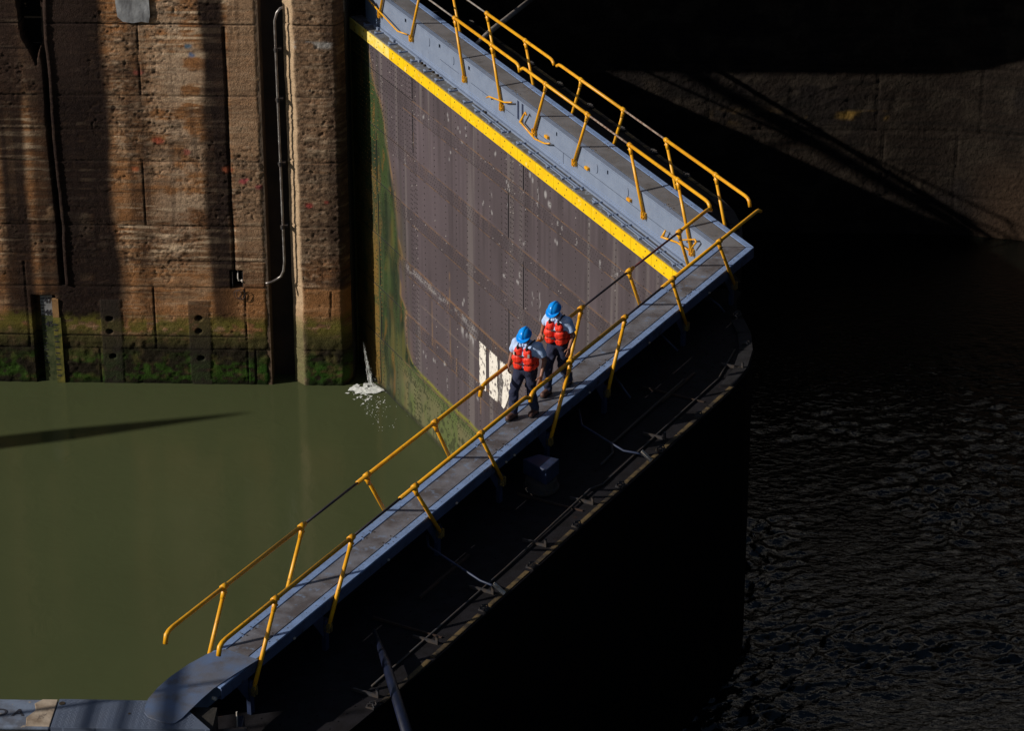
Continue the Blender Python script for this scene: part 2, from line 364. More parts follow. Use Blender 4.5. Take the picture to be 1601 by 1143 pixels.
    c = mixc(c,(.016,.013,.010), ss(-9.15,-9.45,wl)*ss(.3,.5,fbm(X*3,Z*3,81,4))*.9)
    moss = ss(.46,.60,fbm(X*1.3,Z*2.2,85,4)+.10*ss(-9.9,-10.25,Z))*ss(-9.30,-9.9,wl)*ss(.3,.55,fbm(X*7,Z*9,86,3))
    c = mixc(c,(.030,.068,.010), moss*.85)
    for a,b in ((-12.05,-11.45),(-13.6,-13.1),(-15.8,-15.35),(-10.65,-10.1)):
        c = mixc(c,(.024,.070,.010), ss(a-.15,a+.1,wx)*ss(b+.15,b-.1,wx)*ss(-9.45,-9.95,wl)*.75*ss(.25,.5,fbm(X*7,Z*9,86,3)))
    c = mixc(c,(.010,.010,.007), ss(-10.22,-10.38,Z)*.8)
    c = np.where(rib[...,None]&(Z<-8.05)[...,None], c*.35+np.array((.034,.028,.023))*.70, c)
    # traces of old paint
    for px,pz,r,col_ in ((-13.21,-1.2,.09,(.05,.16,.26)),(-13.15,-1.45,.10,(.06,.15,.33)),(-14.1,-3.7,.13,(.40,.09,.05)),(-14.7,-4.45,.09,(.45,.14,.06)),(-13.4,-4.0,.1,(.3,.08,.06)),(-12.0,-4.75,.1,(.4,.06,.08)),(-12.4,-4.45,.12,(.42,.12,.06)),(-14.5,-1.9,.1,(.28,.08,.06)),(-10.4,-5.4,.1,(.35,.05,.05)),(-9.95,-5.3,.07,(.35,.06,.05)),(-11.6,-4.9,.1,(.3,.06,.07))):
        rr = np.hypot((X-px)/1.5, Z-pz); c = mixc(c,col_, ss(r,r*.3,rr+.08*(fbm(X*10,Z*10,82,3)-.5))*.8)
    band = np.exp(-((Z+1.15)/.09)**4)*ss(-10.9,-10.7,X)*ss(-9.65,-9.8,X)*ss(.3,.45,fbm(X*4,Z*7,83,3)); c = mixc(c,(.34,.33,.32), band*.8)
    c = mixc(c,(.34,.21,.12), np.exp(-((X+17.05)/.16)**2-((Z+5.62)/.16)**2)*ss(.4,.6,fine)*1.0)
    c = mixc(c,(.40,.29,.19), ss(-10.5,-10.7,X)*(X>-10.95)*.35)
    c = np.where((cav>.5)[...,None], np.array((.008,.007,.007)), c); c = np.where(hole[...,None], np.array((.008,.007,.007)), c)
    c = mixc(c,(.012,.009,.008), jl*.9)
    yy = YW - d
    # rough chamfered edge of the pillar and its rounded right edge
    if x0 > -11:
        e = x0 + .0; w = .29 + .09*(fbm(Z*1.6, Z*0, 90, 4)-.5)
        k = np.clip(1-(X-e)/w,0,1); yy = yy + k*.30 + .05*(fbm(X*5,Z*5,91,3)-.5)*(k>0)
        tan = ss(0,.15,k); c = mixc(c,(.50,.36,.23), tan*.85*ss(-8.9,-8.0,Z)); c = mixc(c,(.16,.15,.07), tan*.6*ss(-8.6,-9,Z))
        k2 = np.clip((X-(x1-.28))/.28,0,1); yy = yy + k2*k2*.35 + .07*(fbm(Z*2.5,X*2,92,4)-.5)*k2
    else:
        k = np.clip((X-(x1-.12))/.12,0,1)*(x1>-12); yy = yy + k*.05+.05*k*(fbm(Z*3,X*2,93,4)-.5)
    P = np.stack([X+ (0 if x0<-11 else .03*(fbm(Z*2,X,94,3)-.5)), yy, Z],-1)
    return sheet(name, P, c, M['wall'], wall)
far_wall(-19.6,-11.49,'wall_face'); far_wall(-10.92,-9.42,'pier_face')
mb = MB()
mb.box(-19.6,-11.50,YW+.46,22,-16,.17); mb.box(-10.90,-9.46,YW+.38,22,-16,.17); mb.box(-11.50,-10.90,YW+.66,22,-16,.16)
mb.box(-11.62,-11.495,YW+.02,YW+.70,-16,.15); mb.box(-10.905,-10.80,YW+.31,YW+.68,-16,.15)
mb.box(-90,-19.58,YW,22,-16,.18)
mb.build('wall_core', M['lockwall_plain'], wall)
mb = MB(); mb.box(-9.47,-9.40,YW+.36,YR+.5,-16,.14); mb.build('quoin_return', M['quoin'], wall)
mb = MB(); mb.box(-11.495,-10.905,YW+.645,YW+.655,-11,.1)
mb.build('slot_back', mixmat('slot_concrete',(.075,.048,.034),(.035,.024,.020),1.2,.95,.35,.65,.6,12), wall)
# lime patch at the top
mb = MB(); pts=[(-14.98,.19),(-14.14,.19),(-14.13,-.42),(-14.17,-.60),(-14.35,-.57),(-14.55,-.61),(-14.80,-.58),(-14.93,-.45)]
mb.add([(x,YW-.022,z) for x,z in pts]+[(x,YW-.05,z*1.0) for x,z in pts],[tuple(range(8,16)),tuple(range(8))[::-1]]+[(i,(i+1)%8,8+(i+1)%8,8+i) for i in range(8)])
tag(mb.build('lime_patch', M['lime'], wall), 'pale grey lime patch near the top')

# conduit, gauge board, cable box
mb = MB(); yp = YW+.10
path = [(-10.86,yp+.02,-.22),(-10.95,yp-.02,-.24),(-11.03,yp-.06,-.34),(-11.09,yp-.06,-.55),(-11.09,yp-.06,-.95),(-11.08,yp-.06,-3.5),(-11.07,yp-.06,-6.6),(-11.07,yp-.06,-6.95),(-11.10,yp-.06,-7.2),(-11.17,yp-.05,-7.36),(-11.28,yp-.04,-7.45),(-11.42,yp-.12,-7.50),(-11.55,yp-.17,-7.51)]
mb.tube(path, .031, 12)
pipe = mb.build('conduit_pipe', M['pipe'], None, smooth=True)
tag(pipe, 'thin grey metal conduit pipe running down the dark wall slot and hooking left', 'pipe')
for z in (-1.3,-2.6,-4.3,-6.0):
    m2 = MB(); m2.tube([(-11.085,yp-.06,z-.05),(-11.085,yp-.06,z+.05)], .047, 12); m2.box(-11.15,-10.96,yp-.055,yp+.25,z-.015,z+.015)
    m2.build('pipe_clamp', M['steel_dark'], pipe)
gb = empty('water_gauge', (-17.2, YW+.1, ZLOW)); tag(gb,'grey depth gauge board numbered 47 to 45 in a niche above the water','gauge')
mb = MB(); mb.box(-17.38,-17.07,YW+.10,YW+.16,-8.55,-7.98); mb.build('board', M['gauge'], gb)
mb = MB(); mb.box(-17.38,-17.07,YW+.10,YW+.16,-10.9,-8.56); mb.build('weedy_board', mixmat('gauge_weedy',(.09,.10,.035),(.03,.045,.012),4,.9,.4,.6,.5,20), gb)
mb = MB(); mb.box(-17.06,-16.90,YW-.03,YW+.18,-8.55,-8.05)
mb.build('board_edge', mixmat('rust_edge',(.36,.20,.08),(.22,.12,.05),5,.9,.4,.6,.4,20), gb)
mb = MB(); mb.box(-17.06,-16.86,YW-.04,YW+.18,-10.9,-8.56); mb.build('weedy_edge', M['gauge_yellow'], gb)
mb = MB()
for i in range(22): mb.box(-17.37,-17.37+(.10 if i%2==0 else .06),YW+.093,YW+.099,-8.08-.09*i-.012,-8.08-.09*i+.012)
for i in range(10): mb.box(-17.05,-16.95,YW-.046,YW-.041,-8.75-.16*i-.015,-8.75-.16*i+.015)
mb.build('tick_marks', M['black_letter'], gb)
def text(s_, loc, size, rot, mat, parent, name='lettering', sx=1, ext=.002):
    cu = bpy.data.curves.new(name,'FONT'); cu.body = s_; cu.size = size; cu.extrude = ext; cu.align_x='CENTER'; cu.offset = size*.02
    cu.materials.append(mat)
    o = bpy.data.objects.new(name, cu); COL.objects.link(o)
    me = bpy.data.meshes.new_from_object(o); bpy.data.objects.remove(o)
    o = bpy.data.objects.new(name, me); COL.objects.link(o)
    o.location = loc; o.rotation_euler = rot; o.scale = (sx,1,1)
    if parent: o.parent = parent; o.matrix_parent_inverse = worldpos(parent).inverted()
    return o
for s_,z in (('47',-8.20),('46',-8.53),('45',-8.86)): text(s_,(-17.19,YW+.094,z),.20,(PI/2,0,0),M['black_letter'],gb,'gauge_number')
cb = empty('cable_box', (-12.28,YW+.3,-7.68)); tag(cb,'black square hole holding a small fitting and looped cable in the wall','cable box')
mb = MB(); mb.box(-12.42,-12.40,YW+.02,YW+.4,-7.67,-7.23); mb.box(-12.16,-12.14,YW+.02,YW+.4,-7.67,-7.23); mb.build('box_side', M['steel_dark'], cb)
mb = MB(); mb.tube([(-12.27,YW+.08,-7.24),(-12.27,YW+.05,-7.42),(-12.25,YW+.02,-7.47)],.018,8); mb.tube([(-12.27,YW+.06,-7.48),(-12.20,YW+.05,-7.49),(-12.16,YW+.03,-7.47),(-12.15,YW,-7.52)],.022,8); mb.build('cable_fitting', M['pale_metal'], cb, smooth=True)
mb = MB()
for k,(cx,r) in enumerate(((-12.28,.12),(-12.20,.14))):
    mb.tube([(cx+r*math.cos(a)*.8, YW-.05-.01*k, -7.83+r*math.sin(a)) for a in np.linspace(1.3,7.3,18)],.008,6)
mb.build('cable_loop', M['rod_dark'], cb, smooth=True)

# ------------------------------------------------------------------ FAR GATE-RECESS WALL (upper side)
rw = empty('recess_wall',(3,18.3,ZUP)); tag(rw,'dark wet concrete recess wall beyond the gates crossed by a slanting shadow','lock wall')
st=.05; xs=np.arange(-9.4,14.01,st); zs=np.arange(-8.2,1.01,st); X,Z=np.meshgrid(xs,zs)
yb = YR - .055*np.clip(X-5.2,0,4.5)**2 - .5*np.clip(X-9.7,0,9)
rough = .35+.65*ss(.45,.6,fbm(X*.5,Z*.9,121,3)); rough*= .4+.6*ss(-6.7,-6.2,Z)
d=.06*(fbm(X*5,Z*6,131,4)-.5)*rough+.03*(fbm(X*12,Z*12,132,2)-.5)*rough + .012*(fbm(X*.9,Z*12,133,3)-.5)
for z in (-.9,-4.36,-6.14,-2.6): d-=.028*np.exp(-((Z-z)/.026)**2)
for x,a,b in ((-.34,-4.36,-2.6),(1.77,-6.14,-4.36),(3.95,-4.36,-2.6),(4.15,-6.14,-4.36),(6.05,-8,-4.36),(6.6,-4.36,-2.6),(-2.0,-8,-4.36),(8.3,-6.1,-2.6)):
    d-=.028*np.exp(-((X-x-.03*(vnoise(Z*2,Z*0,3)-.5))/.026)**2)*((Z>a)&(Z<b))
fine=fbm(X*2.2,Z*3,161,5)
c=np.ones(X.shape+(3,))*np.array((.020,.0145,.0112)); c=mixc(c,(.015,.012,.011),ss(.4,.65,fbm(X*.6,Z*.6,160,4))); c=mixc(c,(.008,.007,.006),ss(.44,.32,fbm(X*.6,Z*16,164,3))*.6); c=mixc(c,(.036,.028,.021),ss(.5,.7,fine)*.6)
c=mixc(c,(.20,.12,.03),np.exp(-((Z+3.93)/.11)**4)*ss(2.8,3.2,X)*ss(4.3,4.2,X)*ss(.42,.55,fbm(X*3,Z*4,162,3)))
c=mixc(c,(.11,.07,.03),np.exp(-((Z+4.0)/.16)**2)*ss(-.5,.3,X)*ss(2.6,2,X)*ss(.5,.62,fbm(X*3,Z*4,163,3)))
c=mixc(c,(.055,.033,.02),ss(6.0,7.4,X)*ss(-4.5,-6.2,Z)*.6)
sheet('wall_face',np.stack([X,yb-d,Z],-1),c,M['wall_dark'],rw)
mb=MB(); mb.box(-9.4,30,YR+.25,24,-16,2.2); mb.box(13.9,80,15.2,YR+.24,-16,2.2); mb.build('wall_core',M['lockwall_plain'],rw)
mb=MB(); mb.box(-22,13.8,15.85,YR+.25,1.05,1.35); mb.build('shading_slab',M['lockwall_plain'],rw)  # unseen slab, added to shade the top of this wall

# ------------------------------------------------------------------ NEAR LOCK WALL
nw = empty('near_lock_wall',(-12,-17.9,ZLOW)); tag(nw,'near lock wall top under the footplates at the bottom left corner','lock wall')
mb=MB(); mb.box(-90,-8.45,-18.03,-17.22,-16,-.12); mb.box(-90,-9.3,-26,-18.04,-16,-.14); mb.box(-9.29,60,-26,-21.0,-16,-.3); mb.build('wall_core',M['quoin'],nw)
mb=MB(); mb.box(-13.6,-10.77,-17.95,-17.19,-.118,-.045); o=mb.build('painted_coping',M['coping_blue'],nw,bevel=.03)
mb=MB(); mb.prism([(-11.12,-17.93),(-10.775,-17.93),(-10.775,-17.20),(-11.00,-17.20),(-11.10,-17.32),(-11.05,-17.5),(-11.15,-17.7)],-.06,-.036); tag(mb.build('bare_coping',M['concrete'],nw,bevel=.01),'bare pale patch of the coping')
text('D A',(-11.42,-17.66,-.041),.26,(0,0,0),M['black_letter'],nw,'coping_lettering')
mb=MB(); mb.prism([(-10.76,-17.17),(-9.0,-17.17),(-8.86,-17.40),(-8.46,-17.93),(-10.76,-17.95)],-.116,-.046); tp=mb.build('foot_plate',M['checker'],None,bevel=.006)
tag(tp,'ribbed blue grey steel foot plate lying on the lock wall edge','foot plate')
mb=MB()
for i in range(44):
    for j in range(17):
        x=-10.72+i*.046+(.023 if j%2 else 0); y=-17.92+j*.044
        if x > -8.52-(y+17.93)*.64: continue
        s_=.7 if (i+j)%2 else -.7; mb.obox((x,y,-.0445),(math.cos(s_),math.sin(s_),0),(-math.sin(s_),math.cos(s_),0),(0,0,1),.016,.0045,.0022)
mb.build('tread_pattern',M['checker'],tp)
mb=MB(); mb.tube([(-10.70,-17.30,-.047),(-10.70,-17.30,-.038)],.045,14); mb.tube([(-9.68,-17.55,-.047),(-9.68,-17.55,-.038)],.02,10); mb.build('lifting_hole',M['bolt'],tp)

# curved flap plate from the walkway to the lock wall
fl=[(-8.50,-15.80),(-8.74,-15.94),(-9.00,-16.26),(-9.22,-16.61),(-9.36,-16.9),(-9.46,-17.2),(-9.475,-17.42),(-9.46,-17.55),(-9.40,-17.65),(-9.2,-17.76),(-9.05,-17.815),(-8.98,-17.80),(-8.90,-17.68),(-8.82,-17.49),(-8.68,-17.18),(-8.54,-16.9),(-8.27,-16.5),(-7.97,-16.09)]
mb=MB(); n=len(fl)
def zf(p): t=max(0,min(1,(-15.9-p[1])/1.9)); return .030-.060*t**1.5
mb.add([(x,y,zf((x,y))) for x,y in fl]+[(x,y,zf((x,y))-.014) for x,y in fl],[tuple(range(n))[::-1],tuple(range(n,2*n))]+[(i,(i+1)%n,n+(i+1)%n,n+i) for i in range(n)])
tag(mb.build('bridge_flap',M['flap'],None),'rounded blue grey steel flap bridging the near walkway end to the lock wall','steel flap')

# machinery beside the near hinge
mc=empty('gate_anchor',(-8.0,-17.6,-.9)); tag(mc,'dark anchor machinery in the pit beside the foot plate','machinery')
mb=MB(); mb.tube([(-8.55,-17.4,-.55),(-8.0,-17.35,-.5)],.13,18); mb.build('anchor_pin',mixmat('brown_grease',(.16,.10,.07),(.06,.04,.03),6,.5),mc,smooth=True)
mb=MB(); mb.prism([(-8.6,-17.75),(-6.2,-17.55),(-6.2,-17.95),(-8.6,-18.1)],-.45,-.30); mb.build('anchor_bar',M['strut'],mc,bevel=.01)
mb=MB(); mb.box(-8.2,-8.10,-17.2,-16.9,-.9,-.45); mb.build('anchor_block',M['strut'],mc,bevel=.01)
mb=MB(); mb.tube([(-8.55,-16.95,-.12),(-8.50,-16.98,-.12)],.03,10); mb.tube([(-8.17,-17.2,-.2),(-8.17,-17.22,-.5)],.012,8); mb.build('anchor_bolt',M['pale_metal'],mc)
sa=empty('operating_strut',(-5.6,-17.2,-.6)); tag(sa,'long dark blue operating strut leaving the near gate leaf at the bottom','strut')
mb=MB(); mb.tube([(-6.42,-14.0,-.66),(-6.15,-15.1,-.60),(-5.2,-19.4,-.45)],[.03,.075,.10],12); mb.build('strut_arm',M['strut'],sa,smooth=True)
sb=empty('operating_strut',(-5.6,14.2,-.5)); tag(sb,'thin grey operating strut behind the far gate leaf near the top of the frame','strut')
mb=MB(); mb.tube([(-6.14,12.75,-.34),(-5.75,13.9,-.32),(-4.2,18.0,-.28)],[.04,.07,.06],12); mb.build('strut_arm',M['rod_grey'],sb,smooth=True)
mb=MB(); mb.tube([(-6.2,12.5,-.34),(-6.12,12.8,-.34)],.08,12); mb.build('strut_collar',M['rod_grey'],sb,smooth=True)

# ------------------------------------------------------------------ LOCK GATE LEAVES
OUT = [(.485,.97),(19.05,.97),(19.35,.6),(19.45,.0),(19.35,-.7),(18.9,-1.25),(18.0,-1.52),(15.5,-1.62),(7.3,-1.63),(4.6,-1.62),(3.6,-1.52),(2.8,-1.28),(2.1,-.92),(1.55,-.52),(1.1,-.18),(.75,.02),(.3,.10)]
def rail_tube(mb, path, r=.036): mb.tube(path, r, 12)

def build_leaf(fr, far):
    nm = 'far' if far else 'near'
    base = fr(9.5, -.3, ZUP)
    L = empty('lock_gate_leaf', base)
    if far: tag(L,'sunlit far lock gate leaf with riveted plating, yellow band and grey blue girder','gate','pair of lock gate leaves')
    else: tag(L,'near lock gate leaf in shade carrying the walkway with two men on it','gate','pair of lock gate leaves')
    P = lambda mb, name, mat, par=L, **k: mb.build(name, mat, par, **k)
    # hull
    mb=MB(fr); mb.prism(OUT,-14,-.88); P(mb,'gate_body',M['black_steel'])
    mb=MB(fr); mb.prism([(u+(.02 if u>10 else -.0), o*1.008) for u,o in OUT],-.876,-.852)
    # deck rivets and ribs
    for u in np.arange(1.6,18.4,.24):
        for o in (-.2,-.55,-.9,-1.25):
            if u>3.4 or o>-.3-.45*(u-1.2):
                mb.box(u-.012,u+.012,o-.012,o+.012,-.851,-.843)
    P(mb,'deck_plate',M['dark_deck'])
    mb=MB(fr)
    for a,b in ((4.4,5.3),(5.36,6.6),(6.66,7.2),(7.5,8.75),(9.05,10.4),(10.7,12.0),(12.3,13.6),(13.9,15.4),(15.5,16.9)):
        mb.box(a,b,-1.605,-1.525,-.850,-.838)
    P(mb,'deck_edge_strip',M['edge_yellow'])
    mb=MB(fr)
    for pts in ([(4.35,-1.60),(3.55,-1.50),(2.8,-1.27),(2.1,-.91),(1.6,-.54)],):
        for (a,b) in zip(pts[:-1],pts[1:]):
            a2=(a[0]+.12,a[1]+.22); b2=(b[0]+.16,b[1]+.2)
            mb.add([(a[0],a[1],-.84),(b[0],b[1],-.84),(b2[0],b2[1],-.84),(a2[0],a2[1],-.84),(a[0],a[1],-.80),(b[0],b[1],-.80),(b2[0],b2[1],-.80),(a2[0],a2[1],-.80)],[(0,1,2,3),(4,7,6,5),(0,4,5,1),(1,5,6,2),(2,6,7,3),(3,7,4,0)])
    P(mb,'curved_deck_rim',M['rim'])
    for u,o in ((7.34,-1.56),(8.91,-1.56),(10.54,-1.56),(12.15,-1.56),(13.74,-1.56),(17.1,-1.5),(2.62,-1.05),(1.43,-.32),(5.8,-1.56)):
        mb=MB(fr); mb.box(u-.07,u+.07,o-.07,o+.07,-.84,-.815)
        for k in (-.04,.04): mb.tube([(u+k,o-.06,-.82),(u+k-.03,o-.02,-.77),(u+k+.03,o+.03,-.77),(u+k,o+.06,-.82)],.012,6)
        P(mb,'cleat',M['steel_dark'])
    # walkway top: three strips with dark seams between
    a,b = .1485,.1417
    uend = 18.86 if not far else 18.62
    mb=MB(fr); mb.box(0,uend,W_WALK-a+.012,W_WALK,-.028,0,mit=True); P(mb,'walkway_edge',M['blue'] if far else M['blue_edge'],bevel=.006)
    mb=MB(fr); mb.box(0,uend,0,b-.012,-.028,0,mit=True); P(mb,'walkway_edge',M['blue_edge'],bevel=.006)
    js=[0]+[x for x in (2.6,6.2,10.05,13.8,17.3)]+[uend]
    mb=MB(fr)
    for i,(u0,u1) in enumerate(zip(js[:-1],js[1:])):
        if i==0: mb.box(0,u1-.004,b+.010,W_WALK-a-.010,-.030,-.003,mit=True)
        else: mb.box(u0+.004,u1-.004,b+.010,W_WALK-a-.010,-.030,-.003)
    P(mb,'walkway_deck',M['worn_far'] if far else M['worn'])
    mb=MB(fr); mb.box(.1,uend-.05,.10,.60,-.06,-.034); P(mb,'walkway_underside',M['seam'])
    mb=MB(fr); mb.mi=0
    for u in js[1:-1]:
        for o in (.10,.195,.50,.585):
            for du in (-.14,.10): mb.tube([(u+du,o,-.004),(u+du,o,.006)],.011,8)
    for u in np.arange(.8,18.3,.52): mb.tube([(u,.07+.015*math.sin(u*9),-.002),(u,.07,.003)],.007,6)
    P(mb,'deck_bolts',M['bolt'])
    # seam bridges at joints
    mb=MB(fr)
    for u in js[1:-1]:
        for o in (b-.004,W_WALK-a-.002): 
            for du in (-.10,.14): mb.box(u+du-.02,u+du+.02,o-.006,o+.010,-.02,-.0015)
    P(mb,'seam_bridge',M['blue_edge'])
    # girder face, downstream side, with real openings
    gend = 18.66
    zt=-.03
    mb=MB(fr); o0,o1=W_WALK-.03,W_WALK-.002
    mb.box(.0,gend,o0,o1,-.845,-.455,mit=True)
    mb.box(.0,gend-.7,o0,o1,-.19,-.08-.0,mit=False) if False else None
    holes = [(16.07,.10),(14.01,.10),(12.3,.10),(5.1,.06),(7.6,.06)] if far else [(2.5,1.1),(4.9,1.0),(6.2,.7),(11.0,1.0),(13.3,.8),(16.2,.6)]
    hz = (-.18,-.09) if far else (-.125,-.098)
    slits = [(2.0,8.5)] if far else []
    def strips(z0,z1,cuts,u0):
        cuts=sorted(cuts); cur=u0
        for (x,y) in cuts:
            mb.box(cur,x,o0,o1,z0,z1,mit=(cur==u0)); cur=y
        mb.box(cur,gend,o0,o1,z0,z1,mit=(cur==u0))
    strips(hz[1]+.001,zt,[],0)
    strips(hz[0],hz[1],[(x-w/2,x+w/2) for x,w in holes],0)
    strips(-.438,hz[0]-.001,[],0)
    strips(-.455+.001,-.439,slits,0)
    gf=P(mb,'girder_face',M['blue'])
    # little details on the face
    if far:
        mb=MB(fr)
        for u0,u1 in ((12.9,14.0),(10.9,12.2),(9.8,10.6)): mb.box(u0,u1,W_WALK-.001,W_WALK+.0015,-.452-.004,-.452+.004)
        for u in (9.59,9.36): mb.box(u-.045,u+.045,W_WALK-.001,W_WALK+.004,-.46,-.03)
        mb.box(7.25,7.262,W_WALK-.001,W_WALK+.002,-.70,-.45)
        P(mb,'slot',M['dark_blue'],gf)
        mb=MB(fr)
        for u,z in ((5.62,-.23),(4.17,-.24),(14.64,-.23),(13.21,-.24)):
            mb.tube([(u+.09*math.sin(t)*.6-.0,W_WALK+.001,z+.10*math.cos(t)) for t in np.linspace(PI*1.05,PI*1.95,9)],.008,5)
        P(mb,'cut_mark',M['dark_blue'],gf)
        mb=MB(fr)
        for u,z in ((8.03,-.34),(6.02,-.36),(4.02,-.35)): mb.box(u-.07,u+.09,W_WALK,W_WALK+.06,z-.035,z+.03)
        P(mb,'orange_tab',M['yellow'],gf,bevel=.008)
    # rivets along the foot of the girder
    mb=MB(fr)
    for z in (-.70,-.765):
        for u in np.arange(.6,18.5,.088):
            mb.add([(u+.017*math.cos(t),W_WALK-.002,z+.017*math.sin(t)) for t in np.linspace(0,2*PI,7)[:-1]]+[(u,W_WALK+.012,z)],[(i,(i+1)%6,6) for i in range(6)])
    P(mb,'girder_rivets',M['blue_edge'])
    # ledge with its clutter
    mb=MB(fr); mb.box(0,18.9,W_WALK-.004,.99,-.90,-.846,mit=True); P(mb,'ledge',M['ledge'])
    mb=MB(fr)
    mb.box(.2,18.4,.705,.745,-.843,-.80,mit=True)
    r_=random.Random(3)
    for u in np.arange(.8,18.3,.75):
        u+=r_.uniform(-.1,.1); mb.box(u,u+.03,.75,.97,-.845,-.815); mb.box(u+.01,u+.15,.90,.93,-.845,-.81)
    for a_,b_ in ((.6,5.5),(6,9.2),(9.8,11.8)): mb.box(a_,b_,.82,.845,-.845,-.82); mb.box(a_+.3,b_-.6,.88,.90,-.845,-.825)
    for u in (15.0,16.6,17.6): mb.box(u,u+.25,.76,.80,-.845,-.78)
    P(mb,'ledge_angles',M['blue'] )
    mb=MB(fr)
    for u in [14.9,14.72,14.4,14.2,13.95,13.75,13.7,12.9,11.2]: mb.tube([(u,.78,-.845),(u,.78,-.80)],.03,8)
    P(mb,'ledge_studs',M['bolt'])
    # fender band
    mb=MB(fr); bu=list(np.arange(.53,18.2,.93))+[18.92]
    for i,(x,y) in enumerate(zip(bu[:-1],bu[1:])):
        mb.mi = 1 if 15.6<x<17.5 and far else 0
        mb.box(x+.004,y-.004,.992,1.028,-1.152,-.872)
    P(mb,'fender_band',[M['yellow_band'],M['yellow_pale']],bevel=.004)
    mb=MB(fr)
    for i,x in enumerate(np.arange(.75,18.8,.465)):
        for z in (-.93,-1.09):
            u=x+(.09 if z<-1 else 0)+(.0 if i%2 else .05)
            mb.tube([(u,1.020,z),(u,1.031,z)],.019,8)
    P(mb,'band_bolts',M['bolt'])
    # plating
    st=.035
    us=np.arange(.495,18.97,st); zs=np.arange(-11.0 if far else -11.0,-1.13,st); 
    if not far: us=np.arange(.495,18.97,.6); zs=np.arange(-11.0,-1.0,.6)
    U,Z=np.meshgrid(us,zs)
    seams=[-1.78,-3.24,-4.67,-6.15,-7.58,-9.0,-10.4]
    c=np.ones(U.shape+(3,))*np.array((.078,.062,.072))
    v=fbm(U*7,Z*.18,200,4); vm=ss(.35,.65,fbm(U*.8,Z*.9,206,3)); c*= (1+(.15+.75*vm)*(v-.5))[...,None]
    cell=np.digitize(Z,[-10.4,-9.0,-7.58,-6.15,-4.67,-3.24,-1.78])*7+np.digitize(U,[8.66,12.9,15.0]); tone=_h(cell,cell*0,77); c*=(.88+.26*tone)[...,None]
    for z in (-1.78,-3.24,-4.67,-6.15,-7.58,-9.0): c*=(1-.12*np.exp(-((Z-z+.18)/.17)**4))[...,None]
    c*= (1+.45*(fbm(U*.5,Z*.4,201,3)-.5))[...,None]
    c=mixc(c,(.155,.135,.135),ss(.66,.78,fbm(U*4,Z*.12,202,3))*.55)
    blot=fbm(U*2.5,Z*2.5,203,5)
    for k,z in enumerate(seams):
        k1=(.12,.30,.22,.85,.7,.3,.3)[k]
        m_=np.exp(-((Z-z+.0)/.022)**2)*ss(.30,.55,fbm(U*1.1,Z*0+z,204+k,4))*k1*ss(2,5,U); c=mixc(c,(.30,.155,.06),m_*.55)
        m_=np.exp(-np.clip(z-Z,0,9)/.16)*(Z<z)*ss(.5,.75,fbm(U*6,Z*.3,214+k,3))*k1*ss(7,12,U); c=mixc(c,(.22,.12,.06),m_*.55)
    # rust outlines of the lower plates
    for u,z0,z1 in ((12.88,-7.57,-4.7),(13.98,-7.8,-6.13),(12.5,-8.0,-7.5),(15.0,-3.1,-2.4),(1.9,-3.2,-1.8),(11.1,-8.4,-6.6)):
        c=mixc(c,(.30,.18,.08),np.exp(-((U-u)/.028)**2)*(Z>z0)*(Z<z1)*ss(.3,.6,fbm(U*0,Z*4,230,2))*.45)
    c=mixc(c,(.26,.20,.15),np.exp(-((Z+7.0)/.012)**2)*ss(14.8,14.5,U)*ss(11,11.3,U)*.6)
    # chalky deposits
    m_=np.exp(-((Z+6.30+.05*(fbm(U*2,Z*0,231,3)-.5))/.075)**2)*ss(15.9,15.3,U)*ss(11.1,11.5,U)*ss(.43,.60,fbm(U*4,Z*8,232,4)); c=mixc(c,(.27,.26,.27),m_*.65)
    m_=np.exp(-((Z+6.62)/.13)**2)*ss(12.3,12.1,U)*ss(11.15,11.4,U)*ss(.42,.55,fbm(U*5,Z*3,233,4)); c=mixc(c,(.32,.31,.32),m_*.9)
    m_=np.exp(-((Z+1.93)/.05)**2)*ss(16.7,16.5,U)*ss(12.0,12.5,U)*ss(.45,.6,fbm(U*6,Z*8,234,3))*.0; c=mixc(c,(.3,.3,.3),m_)
    def px(ox,oy,x,y): return (ox+x/3.81,oy+y/3.81)
    rs=np.random.default_rng(5)
    spots=[(12.9,-1.45,.05),(12.2,-1.55,.05),(11.8,-1.5,.05),(12.8,-2.4,.04),(10.2,-1.4,.06),(10.9,-2.9,.05),(8.3,-1.35,.07),(7.6,-1.45,.09),(7.35,-1.6,.08),(7.0,-2.3,.06),(6.8,-1.95,.05),(12.1,-5.8,.07),(8.6,-3.0,.05),(9.7,-4.2,.05),(11.9,-1.85,.05),(9.5,-1.95,.06),(9.4,-2.05,.05),(14.3,-1.95,.05),(13.2,-7.9,.06),(14.5,-8.2,.07),(13.9,-8.1,.05),(6.0,-2.0,.05),(4.8,-2.1,.05),(4.1,-1.95,.05),(8.9,-3.9,.05),(9.0,-4.1,.04),(5.3,-1.25,.05),(8.0,-4.2,.04),(11.3,-8.0,.06),(10.4,-3.0,.04),(14.8,-5.0,.05)]
    for (u,z,r) in spots:
        for q in range(2):
            uu=u+rs.normal(0,.07); zz=z+rs.normal(0,.06)
            rr=np.hypot((U-uu)/.7,Z-zz)+.06*(blot-.5); c=mixc(c,(.30,.29,.30),ss(r*1.15,r*.5,rr)*.8)
    for (u,z0,z1) in ((9.5,-2.9,-2.4),(10.4,-2.9,-2.3),(7.9,-1.9,-1.3),(13.1,-8.8,-8.2),(7.8,-4.6,-3.9),(8.2,-4.4,-3.8)):
        c=mixc(c,(.27,.26,.27),np.exp(-((U-u-.02*np.sin(Z*20))/.02)**2)*(Z>z0)*(Z<z1)*ss(.4,.6,fbm(U*9,Z*9,235,2))*.8)
